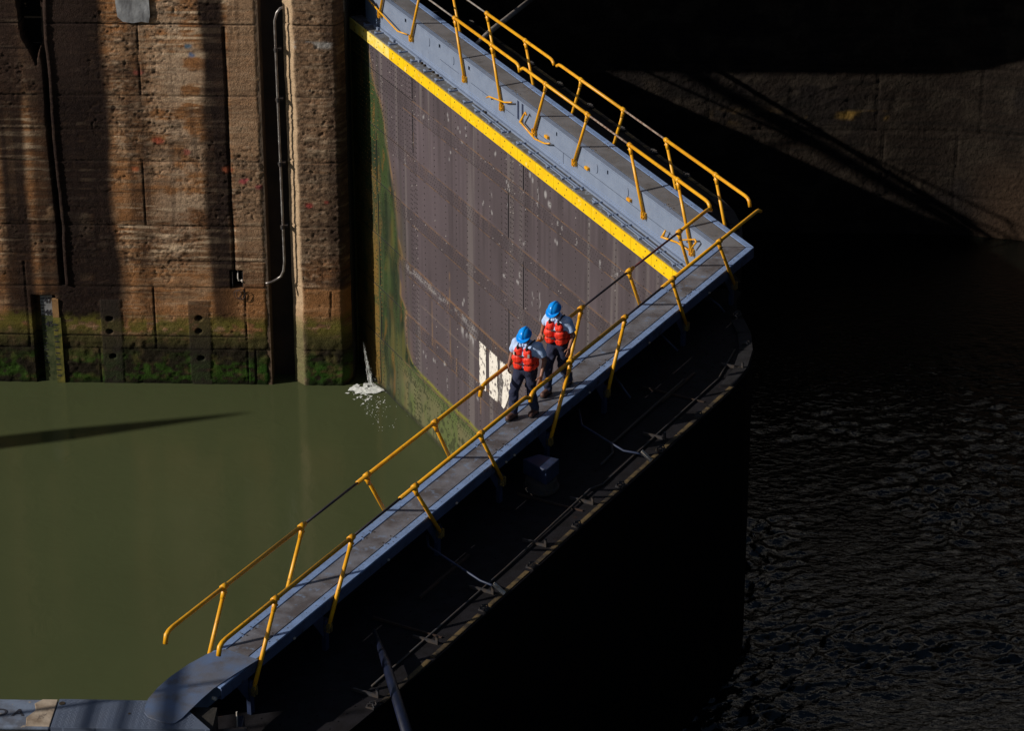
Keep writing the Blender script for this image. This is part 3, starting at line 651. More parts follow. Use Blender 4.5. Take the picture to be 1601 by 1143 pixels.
    # pale vertical run marks
    for u,w,k in ((5.35,.05,.5),(3.1,.06,.35),(8.8,.12,.2),(9.35,.10,.18),(2.6,.06,.3)): c=mixc(c,(.17,.155,.15),np.exp(-((U-u)/w)**2)*k*(Z<-1.2))
    # weed and algae: left edge strip and the foot
    zb=np.array([-1.15,-1.4,-2.18,-2.5,-3.39,-4.06,-4.64,-5.7,-6.11,-6.49,-7.26,-7.53,-7.88,-8.49,-8.82,-8.93,-12]); ub=np.array([17.9,17.78,17.44,17.08,16.75,16.51,16.27,16.11,15.88,16.03,16.02,15.65,15.72,15.64,15.33,14.9,14.5])
    UB=np.interp(-Z,-zb,ub)+.10*(fbm(Z*2.0,U*.0,240,3)-.5)
    g1=U-UB; g2=(-8.93+.07*(fbm(U*1.5,Z*0,241,3)-.5))-Z
    g=np.maximum(g1, np.where(U>10,g2,g2))
    rim=np.exp(-((g+.03)/.055)**2); c=mixc(c,(.36,.21,.05),rim*.5*ss(-8.85,-8.4,Z)*ss(.25,.5,fbm(U*2,Z*1.5,243,3)))
    rim2=np.exp(-((g+.0)/.05)**2); c=mixc(c,(.24,.23,.02),rim2*.9*ss(-8.2,-8.9,Z))
    c=mixc(c,(.17,.10,.055),ss(-.55,-.05,g1)*.35*ss(-8.9,-8.6,Z)*ss(.3,.6,fbm(U*3,Z*.8,244,3)))
    al=np.ones(c.shape)*np.array((.030,.052,.015))
    al=mixc(al,(.012,.022,.009),ss(.42,.62,fbm(U*2.2,Z*.7,245,4))); al*=(.75+.5*fbm(U*9,Z*9,251,3))[...,None]; al=mixc(al,(.085,.080,.022),ss(.45,.7,fbm(U*5,Z*.9,246,4))*ss(-4,-7,Z)*.8); al=mixc(al,(.14,.07,.015),ss(.60,.72,fbm(U*4,Z*1.3,255,4))*.6)
    al=mixc(al,(.19,.105,.018),np.exp(-((U-16.6+.12*np.sin(Z*2))/.14)**2)*ss(.42,.6,fbm(U*1.5,Z*1.0,247,3))*ss(-4,-5,Z)*.22)
    al=mixc(al,(.16,.095,.02),ss(17.40,17.5,U)*ss(.40,.6,fbm(U*2,Z*1.3,248,4))*ss(-3.5,-5,Z)*.85)
    lowz=ss(-8.9,-9.15,Z)*ss(16.6,15.2,U); al=mixc(al,(.13,.125,.062),lowz*.92)
    al=mixc(al,(.055,.085,.022),lowz*ss(-9.35,-9.05,Z)*.8)
    al=mixc(al,(.07,.11,.025),lowz*ss(.5,.66,fbm(U*1.5,Z*.7,249,4))*.6)
    al=mixc(al,(.03,.035,.015),lowz*ss(.58,.66,fbm(U*10,Z*8,250,3))*.8)
    al=mixc(al,(.012,.014,.008),ss(-10.25,-10.36,Z)*.8)
    gg=g+.22*(fbm(U*9,Z*.7,252,3)-.5)*(g1>g2)+.10*(fbm(U*8,Z*6,253,3)-.5); ga_=ss(-.09,.16,gg)[...,None]; c=c*(1-ga_)+al*ga_
    c=mixc(c,(.045,.055,.03),ss(-1.3,-.1,g1)*.35*ss(.52,.68,fbm(U*6,Z*.35,254,3)))
    # the far leaf only is laid out plate by plate (the near one faces away)
    O=np.full(U.shape,.99)
    O+=.004*(fbm(U*.9,Z*.9,260,2)-.5)
    for k,z in enumerate(seams): O+=.006*(np.abs(Z-z+.17)<.19)
    pts=np.stack([U,O,Z],-1).reshape(-1,3)
    Pw=np.empty_like(pts); Pw[:,0]=fr.d[0]*pts[:,0]+fr.n[0]*pts[:,1]; Pw[:,1]=fr.d[1]*pts[:,0]+fr.n[1]*pts[:,1]; Pw[:,2]=pts[:,2]
    if far:
        U2=Pw.reshape(U.shape+(3,)); pl=sheet('plating',U2[:, ::-1],c[:, ::-1],M['plating'],L)
        # rivets as little domes
        mbv=[];
        def col_(u,z0,z1,s=.10):
            for z in np.arange(z0,z1,s): mbv.append((u,z))
        for u in np.arange(.85,17.2,.6425): col_(u,-10.9,-1.2,.155)
        for z in seams:
            for dz in (-.05,-.13,-.24,-.32): 
                for u in np.arange(.6,17.3,.115): mbv.append((u+(.05 if dz in (-.13,-.32) else 0),z+dz))
        for u in (9.47,8.66,15.0,17.36):
            for du in (-.20,-.12,.10,.18): col_(u+du,-10.6,-1.2,.12)
        for u in np.arange(17.5,18.9,.12): col_(u,-10.9,-1.2,.13)
        for u in np.arange(15.2,17.2,.14): col_(u,-3.2,-1.9,.14)
        for u in np.arange(15.2,16.6,.12): col_(u,-1.75,-1.2,.12)
        mbv=[(u,z) for u,z in mbv if .6<u<18.9 and z<-1.18]
        n=len(mbv); A=np.array(mbv); ang=np.linspace(0,2*PI,7)[:-1]; r=.019
        V=np.zeros((n,13,3))
        for k,t in enumerate(ang):
            V[:,k]=np.stack([A[:,0]+r*math.cos(t),np.full(n,.992),A[:,1]+r*math.sin(t)],-1)
            V[:,6+k]=np.stack([A[:,0]+r*.6*math.cos(t),np.full(n,1.005),A[:,1]+r*.6*math.sin(t)],-1)
        V[:,12]=np.stack([A[:,0],np.full(n,1.009),A[:,1]],-1)
        V=V.reshape(-1,3); Vw=np.empty_like(V); Vw[:,0]=fr.d[0]*V[:,0]+fr.n[0]*V[:,1]; Vw[:,1]=fr.d[1]*V[:,0]+fr.n[1]*V[:,1]; Vw[:,2]=V[:,2]
        F_=[]
        for i in range(n):
            b_=i*13
            for k in range(6):
                k2=(k+1)%6; F_.append((b_+k,b_+k2,b_+6+k2,b_+6+k)); F_.append((b_+6+k,b_+6+k2,b_+12))
        me=bpy.data.meshes.new('plating_rivets'); me.from_pydata([tuple(x) for x in Vw],[],F_); me.update()
        ga=np.interp(-A[:,1],-zb,ub); isg=(A[:,0]>ga)|(A[:,1]<-8.93); hi=rng.random(n)
        cc=np.where(isg[:,None],np.array((.05,.055,.02)),np.array((.060,.048,.052)))
        cc=np.where((isg&(A[:,0]>17.2)&(hi>.45))[:,None],np.array((.22,.12,.03)),cc)
        cc=np.where((~isg&(hi>.965))[:,None],np.array((.34,.31,.30)),cc)
        cc=np.repeat(cc,13,axis=0)
        a_=me.color_attributes.new('Col','FLOAT_COLOR','POINT'); a_.data.foreach_set('color',np.concatenate([cc,np.ones((len(cc),1))],-1).reshape(-1).astype(np.float32))
        me.materials.append(M['plating']); link('plating_rivets',me,L)
        # plate edges: open black seams
        mb=MB(fr)
        def vs(u,z0,z1,w=.011): mb.box(u-w,u+w,.985,1.004,z0,z1)
        for u,z0,z1 in ((15.0,-1.72,-1.16),(15.0,-3.1,-2.0),(9.47,-3.24,-2.05),(8.66,-1.76,-1.16),(8.66,-4.68,-3.5),(9.45,-6.15,-4.98),(17.30,-8.98,-7.7),(17.30,-7.5,-6.3),(17.33,-6.1,-4.85),(17.36,-4.63,-3.4),(17.4,-10.3,-9.1)): vs(u,z0,z1)
        for z in seams:
            uu=15.0 if z>-4 else 15.9
            mb.box(uu,18.9,.985,1.003,z-.010,z+.006)
        P(mb,'plate_seam',M['seam'])
        mb=MB(fr)
        for z in seams[:6]: mb.box(.6,16.0,.985,1.0015,z-.005,z+.005)
        for z in seams[:5]: mb.box(.6,15.6,.985,1.0005,z-.37,z-.362)
        P(mb,'plate_lap',mixmat('lap_line',(.045,.034,.036),(.20,.11,.05),3,.7,.42,.56,0))
        # painted draught mark
        mb=MB(fr)
        def wp(p): 
            n_=len(p); mb.add([(u,1.0065,z) for u,z in p]+[(u,.99,z) for u,z in p],[tuple(range(n_)),tuple(range(n_,2*n_))[::-1]]+[(i,(i+1)%n_,n_+(i+1)%n_,n_+i) for i in range(n_)])
        wp([(11.12,-6.48),(10.74,-6.48),(10.74,-7.64),(11.12,-7.64)])
        wp([(10.55,-6.47),(10.10,-6.47),(10.06,-6.7),(10.11,-7.1),(10.05,-7.4),(10.10,-7.64),(10.55,-7.64)])
        wp([(9.93,-6.47),(9.40,-6.47),(9.30,-6.62),(9.36,-6.95),(9.50,-7.3),(9.66,-7.56),(9.74,-7.64),(9.86,-7.62),(9.80,-7.2),(9.72,-6.95),(9.93,-6.75)])
        tag(P(mb,'painted_number',M['white_paint']),'white painted number on the plating')
        mb=MB(fr); mb.add([(10.04,.998,-6.5),(9.95,.998,-6.5),(9.72,.998,-6.95),(9.86,.998,-7.6),(10.04,.998,-7.6)],[(0,1,2,3,4)]); mb.add([(9.62,.998,-7.62),(9.35,.998,-7.0),(9.15,.998,-6.9),(9.1,.998,-7.62)],[(0,1,2,3)])
        P(mb,'worn_paint',mixmat('scratched_paint',(.10,.09,.09),(.35,.33,.32),9,.7,.50,.60,.1,30),fix=False)
        # end sealing strip at the quoin
        mb=MB(fr); mb.box(18.93,18.99,.9,1.03,-11,-.87); P(mb,'heel_strip',mixmat('algae_steel',(.03,.05,.012),(.09,.06,.015),4,.8,.4,.6,.3,20))
    else:
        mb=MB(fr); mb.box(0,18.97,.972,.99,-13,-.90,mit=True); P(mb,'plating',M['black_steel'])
    # upstream side channel, brackets and posts
    mb=MB(fr); mb.box(.12,uend,-.012,.012,-.185,-.029); mb.box(.12,uend,-.012,.07,-.20,-.186)
    P(mb,'side_channel',M['side_shade_blue'],bevel=.004)
    mb=MB(fr); mb.box(0.0,.5,.0,.66,-.22,-.032,mit=True); P(mb,'mitre_box',M['side_shade_blue'])
    # handrail posts (base u, top u) and rail sections
    if far:
        UPB=[15.55,13.4,10.2,8.57,6.50,3.20,1.10]; UPT=[14.95,12.92,10.81,7.93,5.88,3.88,1.73]
        DNB=[17.6,15.63,12.46,10.39,8.66,6.62,3.33,1.21]; DNT=[17.05,15.05,12.96,10.90,8.05,5.99,3.98,1.85]
        zu,zd=.89,.875
    else:
        UPB=[.98,3.15,6.44,8.65,10.37,12.48,15.97,18.09]; UPT=[1.77,3.81,5.79,7.90,11.11,13.28,15.24,17.42]
        DNB=[1.20,3.30,6.62,8.80,10.52,12.66,16.12,18.26]; DNT=[1.89,4.02,5.98,8.12,11.26,13.45,15.41,17.59]
        zu,zd=.785,.87
    if far: UPB[1]=12.3; UPB[0]=14.3; UPT[0]=14.95
    pb = UPB if not far else []
    for u in (sorted(UPB) + ([17.2] if far else [])):
        mb=MB(fr); mb.box(u-.05,u+.05,-.02,.05,-.87,-.302); mb.box(u-.07,u+.07,-.035,-.021,-.50,-.35); P(mb,'support_post',M['dark_blue'])
    if not far:
        for u in (2.1,4.7,7.1,9.9,10.2,11.9,14.1,16.9):
            mb=MB(fr); mb.box(u-.018,u+.022,-.045,-.013,-.175,-.145); P(mb,'channel_clip',M['pale_metal'],bevel=.006)
        for path in ([(-3.34,-6.56,-.4),(-3.28,-7.0,-.5),(-2.54,-7.58,-.7),(-2.21,-7.69,-.7),(-2.08,-7.73,-.82)],[(-5.75,-11.31,-.4),(-5.72,-11.54,-.5),(-4.84,-12.29,-.7),(-4.60,-12.47,-.7),(-4.46,-12.51,-.82)],[(-1.0,-1.4,-.4),(-.72,-1.59,-.55),(-.6,-1.59,-.7)],[(-1.85,-3.3,-.4),(-1.53,-3.4,-.7)],[(-2.75,-5.05,-.4),(-2.42,-5.4,-.72)]):
            mb=MB(); mb.tube(path,.019,8); t=P(mb,'tie_bar',M['dark_blue'],smooth=True)
            if len(path)==5:
                mb=MB(); a_=Vector(path[3]); b_=Vector(path[4]); dd=(b_-a_).normalized(); s_=dd.cross(Vector((0,0,1))).normalized(); mb.obox((a_+b_)/2+Vector((0,0,.03)),dd,s_,dd.cross(s_),.12,.035,.02); mb.build('tie_plate',M['pale_metal'],t)
        mb=MB(fr); mb.tube([(2.9,-.95,-.83),(4.2,-1.22,-.83),(9.0,-1.26,-.83),(9.3,-1.18,-.80),(12.4,-1.22,-.83),(16.6,-1.20,-.83)],.018,8); P(mb,'deck_conduit',M['steel_dark'],smooth=True)
        mb=MB(fr); mb.tube([(4.6,-.70,-.80),(7.6,-.72,-.80),(7.9,-.9,-.80),(8.4,-.92,-.80)],.022,8); P(mb,'deck_conduit',M['steel_dark'],smooth=True)
        for u in UPB:
            mb=MB(fr); mb.add([(u+.06,.0,-.20),(u+.36,.0,-.20),(u+.06,.0,-.62),(u+.06,.015,-.20),(u+.36,.015,-.20),(u+.06,.015,-.62)],[(0,1,2),(3,5,4),(0,3,4,1),(1,4,5,2),(2,5,3,0)]); P(mb,'gusset',M['dark_blue'])
        for u in (3.6,6.9,9.7,11.4,13.2,15.0,16.8):
            mb=MB(fr); mb.box(u,u+.035,-1.45,-1.0,-.85,-.80); mb.box(u,u+.035,-1.45,-1.41,-.80,-.70); P(mb,'deck_bracket',M['steel_dark'])
        # equipment box on its round pedestal
        mb=MB(); cx,cy=-3.95,-8.80
        mb.prism([(-4.27,-8.67),(-4.01,-8.47),(-3.64,-8.65),(-3.86,-9.10)],-.62,-.33); bx=P(mb,'equipment_box',M['dark_blue'],bevel=.02)
        mb=MB(); mb.tube([(cx,cy,-.86),(cx,cy,-.62)],.27,24); mb.tube([(cx,cy,-.80),(cx,cy,-.76)],.31,24); mb.build('pedestal',M['steel_dark'],bx)
        RB=mixmat('rusty_rib',(.045,.02,.011),(.02,.012,.008),6,.85)
        for u in (5.2,10.0,14.8):
            mb=MB(fr); mb.add([(u,-.15,-.85),(u+.03,-.15,-.85),(u+.03,-1.4,-.85),(u,-1.4,-.85),(u,-.15,-.80),(u+.03,-.15,-.80),(u+.03,-1.4,-.83),(u,-1.4,-.83)],[(0,1,2,3),(4,7,6,5),(0,4,5,1),(1,5,6,2),(2,6,7,3),(3,7,4,0)]); P(mb,'deck_rib',RB)
        for (u0,u1,o) in ((12.3,13.9,-.5),(4.2,5.6,-.75)):
            mb=MB(fr); mb.box(u0,u1,o,o+.05,-.85,-.81); P(mb,'deck_rib',RB)
    def posts(par,B,T,o,zt,zb=-.43):
        in_shade = (not far) and o<0
        for b_,t_ in zip(B,T):
            mb=MB(fr); tp=(t_,o,zt-.05)
            mb.tube([(b_,o,zb),(b_+(t_-b_)*.5,o,zb+(zt-.07-zb)*.5),(t_,o,zt-.07)],[.034,.034,.030],12)
            p=mb.build('handrail_post',M['yellow'],par,smooth=True)
            mb=MB(fr); s=1 if o>0 else -1
            mb.box(b_-.06,b_+.06,o-s*.048,o+s*.01,zb-.08,zb+.05); mb.box(b_-.045,b_-.02,o,o+s*.045,zb-.09,zb+.07); mb.box(b_+.02,b_+.045,o,o+s*.045,zb-.09,zb+.07); mb.tube([(b_-.07,o+s*.02,zb-.02),(b_+.07,o+s*.02,zb-.02)],.016,8)
            mb.build('post_bracket',M['yellow_in_shade'] if in_shade else M['yellow'],p,bevel=.005)
            mb=MB(fr); lx=(t_-b_)/abs(t_-b_)
            mb.tube([(t_-.055,o,zt),(t_+.055,o,zt)],.052,12); mb.tube([(t_,o,zt-.02),(t_-.03*lx,o,zt-.12),(t_-.06*lx,o,zt-.18)],[.044,.04,.038],10); mb.tube([(t_,o-.045,zt-.09),(t_,o+.045,zt-.09)],.018,8)
            mb.build('pipe_joint',M['yellow'],p,smooth=True)
    def bend(u,du,o,zt,down=.17,inn=0):
        # an end that turns down
        return [(u+du*.0,o,zt),(u+du*.10,o+inn*.2,zt-.012),(u+du*.17,o+inn*.5,zt-.05),(u+du*.21,o+inn,zt-down)]
    def section(par_name,o,z,u0,u1,gaps,e0,e1,postB,postT,rodmats):
        segs=[]; cur=u0
        for a_,b_ in gaps: segs.append((cur,a_)); cur=b_
        segs.append((cur,u1))
        r=[]
        for i,(a_,b_) in enumerate(segs):
            mb=MB(fr); pth=[]
            if i==0 and e0: pth+=bend(a_+.21,-1,o,z,e0)[::-1]
            else: pth+=[(a_,o,z)]
            if i==len(segs)-1 and e1: pth+=bend(b_-.21,1,o,z,e1)
            else: pth+=[(b_,o,z)]
            rail_tube(mb,pth); r.append(mb.build('handrail',M['yellow'],L,smooth=True))
        for (a_,b_),mt in zip(gaps,rodmats):
            mb=MB(fr); mb.tube([(a_-.03,o,z),(b_+.03,o,z)],.021,8); mb.build('link_rod',M[mt],L,smooth=True)
        for B_,T_ in zip(postB,postT):
            k=min(range(len(segs)),key=lambda i:max(segs[i][0]-T_,T_-segs[i][1],0)); posts(r[k],[B_],[T_],o,z)
    od=W_WALK+.05; ou=-.05
    if far:
        section('a',od,zd,9.40,18.9,[(13.05,14.95)],.16,0,DNB[:4],DNT[:4],['rod_grey'])
        section('b',od,zd,.47,9.33,[(4.05,5.85)],.16,.07,DNB[4:],DNT[4:],['rod_rust'])
        section('c',ou,zu,9.30,18.9,[(13.0,14.9)],.10,0,UPB[:3],UPT[:3],['rod_grey'])
        section('d',ou,zu,.30,9.16,[(3.97,5.80)],.16,.07,UPB[3:],UPT[3:],['rod_rust'])
        # folded yellow stays
        o=W_WALK+.10
        mb=MB(fr); mb.tube([(11.09,o,-.43),(10.95,o,-.36),(10.11,o,-.22),(9.72,o,-.09)],.019,8); P(mb,'folded_stay',M['yellow'],smooth=True)
        mb=MB(fr); mb.tube([(7.73,o,-.38),(8.0,o,-.47),(8.51,o,-.54),(9.26,o,-.39),(9.0,o,-.09),(8.93,o,-.13)],.019,8); P(mb,'folded_stay',M['yellow'],smooth=True)
        mb=MB(fr); mb.tube([(2.25,o,-.36),(2.38,o,-.55),(1.72,o,-.42),(1.53,o,-.42),(1.25,o,-.40)],.019,8); P(mb,'folded_stay',M['yellow'],smooth=True)
        mb=MB(fr); mb.tube([(1.55,o,-.30),(.98,o,-.07),(.92,o,-.10),(1.12,o,-.32)],.017,8); P(mb,'folded_stay',M['yellow'],smooth=True)
        mb=MB(fr); mb.tube([(18.4,o,-.2),(18.12,o,-.24),(16.33,o,-.47),(15.88,o-.06,-.42)],.019,8); P(mb,'folded_stay',M['yellow'],smooth=True)
    else:
        section('a',ou,zu,-.15,9.38,[(4.25,5.70)],.07,.16,UPB[:4],UPT[:4],['rod_dark'])
        section('b',ou,zu,9.42,18.95,[(13.75,15.15)],.06,.18,UPB[4:],UPT[4:],['rod_dark'])
        section('c',od,zd,.45,9.72,[(1.98,3.86),(4.14,5.86)],.07,.18,DNB[:4],DNT[:4],['rod_red','rod_dark'])
        section('d',od,zd,9.60,19.15,[(13.75,15.30)],.06,.18,DNB[4:],DNT[4:],['rod_dark'])
    return L
leaf_far = build_leaf(FAR, True)
leaf_near = build_leaf(NEAR, False)
mb=MB(); mb.box(-.74,-.01,-.004,.004,-.02,.0025); mb.build('mitre_seam',M['seam'],leaf_near)

# ------------------------------------------------------------------ leak and foam
mb=MB(); r=random.Random(4)
def blob(x,y,z,s,sz=1):
    n=6; a0=r.random()*6
    ring=[(x+s*math.cos(a0+2*PI*i/n)*r.uniform(.6,1.3),y+s*math.sin(a0+2*PI*i/n)*r.uniform(.6,1.3),z-.3*s*sz) for i in range(n)]
    mb.add(ring+[(x,y,z+.5*s*sz),(x,y,z-.8*s*sz)],[(i,(i+1)%n,n) for i in range(n)]+[((i+1)%n,i,n+1) for i in range(n)])
gx=np.arange(-10.2,-8.1,.016); gy=np.arange(12.9,15.35,.016); GX,GY=np.meshgrid(gx,gy)
wxx=GX+.25*(fbm(GX*2.2,GY*2.2,401,3)-.5); wyy=GY+.25*(fbm(GX*2.2,GY*2.2,402,3)-.5)
lace=1-np.abs(2*fbm(wxx*5,wyy*5,403,4)-1)
dist=np.hypot((wxx+8.98)/.55,(wyy-14.93)/.30); dist=np.minimum(dist, np.hypot((wxx+9.35)/.50,(wyy-15.02)/.12)+.15)
dist2=np.hypot((wxx+8.95+.25*(wyy-14.6))/.55,(wyy-14.3)/.85)
thr=np.minimum(.22+.52*dist,.88+.10*dist2); okc=(lace>thr)&((GX*-CS+GY*-SN)>1.015)&(dist2<1.15)
hz_=ZLOW+.006+.07*np.exp(-dist**2*1.5)*fbm(GX*9,GY*9,404,3)+.004*lace
idv=np.arange(GX.size).reshape(GX.shape); m4=okc[:-1,:-1]&okc[:-1,1:]&okc[1:,1:]&okc[1:,:-1]
qs=np.stack([idv[:-1,:-1][m4],idv[:-1,1:][m4],idv[1:,1:][m4],idv[1:,:-1][m4]],-1)
mb.add(list(zip(GX.ravel().tolist(),GY.ravel().tolist(),hz_.ravel().tolist())),[tuple(q) for q in qs.tolist()])
for i in range(70):
    t=r.random()**1.4; ang=r.gauss(0,.45); cx=-8.95+(.4+2.0*t)*(.22+.35*ang)+.1*math.sin(t*11); cy=14.7-(.3+2.2*t)*.9*math.cos(ang)
    if (cx*-CS+cy*-SN)<1.03: continue
    blob(cx,cy,ZLOW+.004,r.choice((.007,.010,.016)),.3)
tag(mb.build('foam',M['foam']),'white foam boiling where the leak meets the green water',kind='stuff',cat='foam')
mb=MB()
for k in range(4):
    o_=r.gauss(0,.02); pth=[];rs_=[]
    for q in range(15):
        t=q/14; pth.append((-9.13+.20*t+o_*(1+3*t)+.012*math.sin(q*2.1+k*1.7),15.36-.26*t+.01*math.sin(q*1.3+k),ZLOW+1.15*(1-t)**1.15)); rs_.append(.002+.008*t*r.uniform(.2,1.3))
    if k%3: pth=pth[r.randint(0,6):]; rs_=rs_[-len(pth):]
    mb.tube(pth,rs_,6)
for i in range(260):
    t=r.random()**.6; sp=.015+.10*(t**3)
    blob(-9.13+.22*t+r.gauss(0,sp*.6),15.35-.26*t+r.gauss(0,sp*.4),ZLOW+1.1*(1-t)+r.random()*.10,r.choice((.004,.006,.009)),1.6)
tag(mb.build('leak_spray',M['foam']),'thin white spray leaking between the far gate and the wall',kind='stuff',cat='spray')

# ------------------------------------------------------------------ PEOPLE (bodies grown from distance fields, one continuous surface each)
def surface_nets(f, org, h):
    nx,ny,nz=f.shape
    s=f<0
    cx=np.zeros((nx-1,ny-1,nz-1,3)); cnt=np.zeros((nx-1,ny-1,nz-1))
    def edge(ax):
        nonlocal cx,cnt
        sl0=[slice(None)]*3; sl1=[slice(None)]*3; sl0[ax]=slice(0,-1); sl1[ax]=slice(1,None)
        a=f[tuple(sl0)]; b=f[tuple(sl1)]; x=(a<0)!=(b<0)
        t=np.where(x, a/np.where(x,a-b,1), 0)
        o1,o2=[i for i in range(3) if i!=ax]
        for i in (0,1):
            for j in (0,1):
                S=[None]*3; S[ax]=slice(None); n1=f.shape[o1]; n2=f.shape[o2]
                S[o1]=slice(i,n1-1+i); S[o2]=slice(j,n2-1+j)
                xx=x[tuple(S)]; tt=t[tuple(S)]
                cx[...,ax]+=xx*tt; cx[...,o1]+=xx*i; cx[...,o2]+=xx*j; cnt+=xx
        return x
    ex=[edge(a) for a in range(3)]
    act=cnt>0; idx=-np.ones(act.shape,int); idx[act]=np.arange(act.sum())
    g=np.stack(np.nonzero(act),-1); V=(g+cx[act]/cnt[act][:,None])*h+np.array(org)
    Q=[]
    for ax in range(3):
        x=ex[ax]; o1,o2=[(1,2),(2,0),(0,1)][ax]
        I=np.stack(np.nonzero(x),-1)
        ok=(I[:,o1]>0)&(I[:,o2]>0)&(I[:,o1]<f.shape[o1]-1)&(I[:,o2]<f.shape[o2]-1); I=I[ok]
        q=[]
        for (a,b) in ((0,0),(1,0),(1,1),(0,1)):
            J=I.copy(); J[:,o1]-=a; J[:,o2]-=b; q.append(idx[J[:,0],J[:,1],J[:,2]])
        q=np.stack(q,-1)
        fl=s[I[:,0],I[:,1],I[:,2]]; q[~fl]=q[~fl][:, ::-1]
        Q.append(q)
    return V,np.concatenate(Q)
class SDF:
    def __init__(s, lo, hi, h):
        s.h=h; s.lo=np.array(lo,float); n=np.ceil((np.array(hi)-s.lo)/h).astype(int)+1
        ax=[s.lo[i]+np.arange(n[i])*h for i in range(3)]
        s.X,s.Y,s.Z=np.meshgrid(*ax,indexing='ij'); s.f=np.full(s.X.shape,1e3)
    def comb(s,d,k,sub=False):
        if sub: s.f=np.maximum(s.f,-d); return
        if k<=0: s.f=np.minimum(s.f,d); return
        hh=np.clip(.5+.5*(s.f-d)/k,0,1); s.f=s.f*(1-hh)+d*hh-k*hh*(1-hh)
    def cone(s,a,b,ra,rb,k=.02,sub=False,sq=None):
        a=np.array(a,float); b=np.array(b,float); ab=b-a; L2=ab@ab
        px,py,pz=s.X-a[0],s.Y-a[1],s.Z-a[2]
        t=np.clip((px*ab[0]+py*ab[1]+pz*ab[2])/L2,0,1)
        dx,dy,dz=px-t*ab[0],py-t*ab[1],pz-t*ab[2]
        if sq: dx,dy,dz=dx/sq[0],dy/sq[1],dz/sq[2]
        s.comb(np.sqrt(dx*dx+dy*dy+dz*dz)-(ra+(rb-ra)*t),k,sub)
    def ell(s,c,r,k=.02,sub=False,R=None):
        p=np.stack([s.X-c[0],s.Y-c[1],s.Z-c[2]],-1)
        if R is not None: p=p@R
        q=p/np.array(r); m=np.sqrt((q**2).sum(-1)); s.comb((m-1)*min(r),k,sub)
    def cut(s,d): s.f=np.maximum(s.f,d)
    def mesh(s,name,mat,parent,smooth=True,sub=0):
        V,Q=surface_nets(s.f,s.lo,s.h)
        me=bpy.data.meshes.new(name); me.from_pydata([tuple(v) for v in V],[],[tuple(int(i) for i in q) for q in Q]); me.update()
        me.materials.append(mat); me.polygons.foreach_set('use_smooth',[smooth]*len(me.polygons))
        o=bpy.data.objects.new(name,me); COL.objects.link(o); o.parent=parent
        return o
V3=lambda *a: np.array(a,float)
def lerp(a,b,t): return V3(*a)*(1-t)+V3(*b)*t

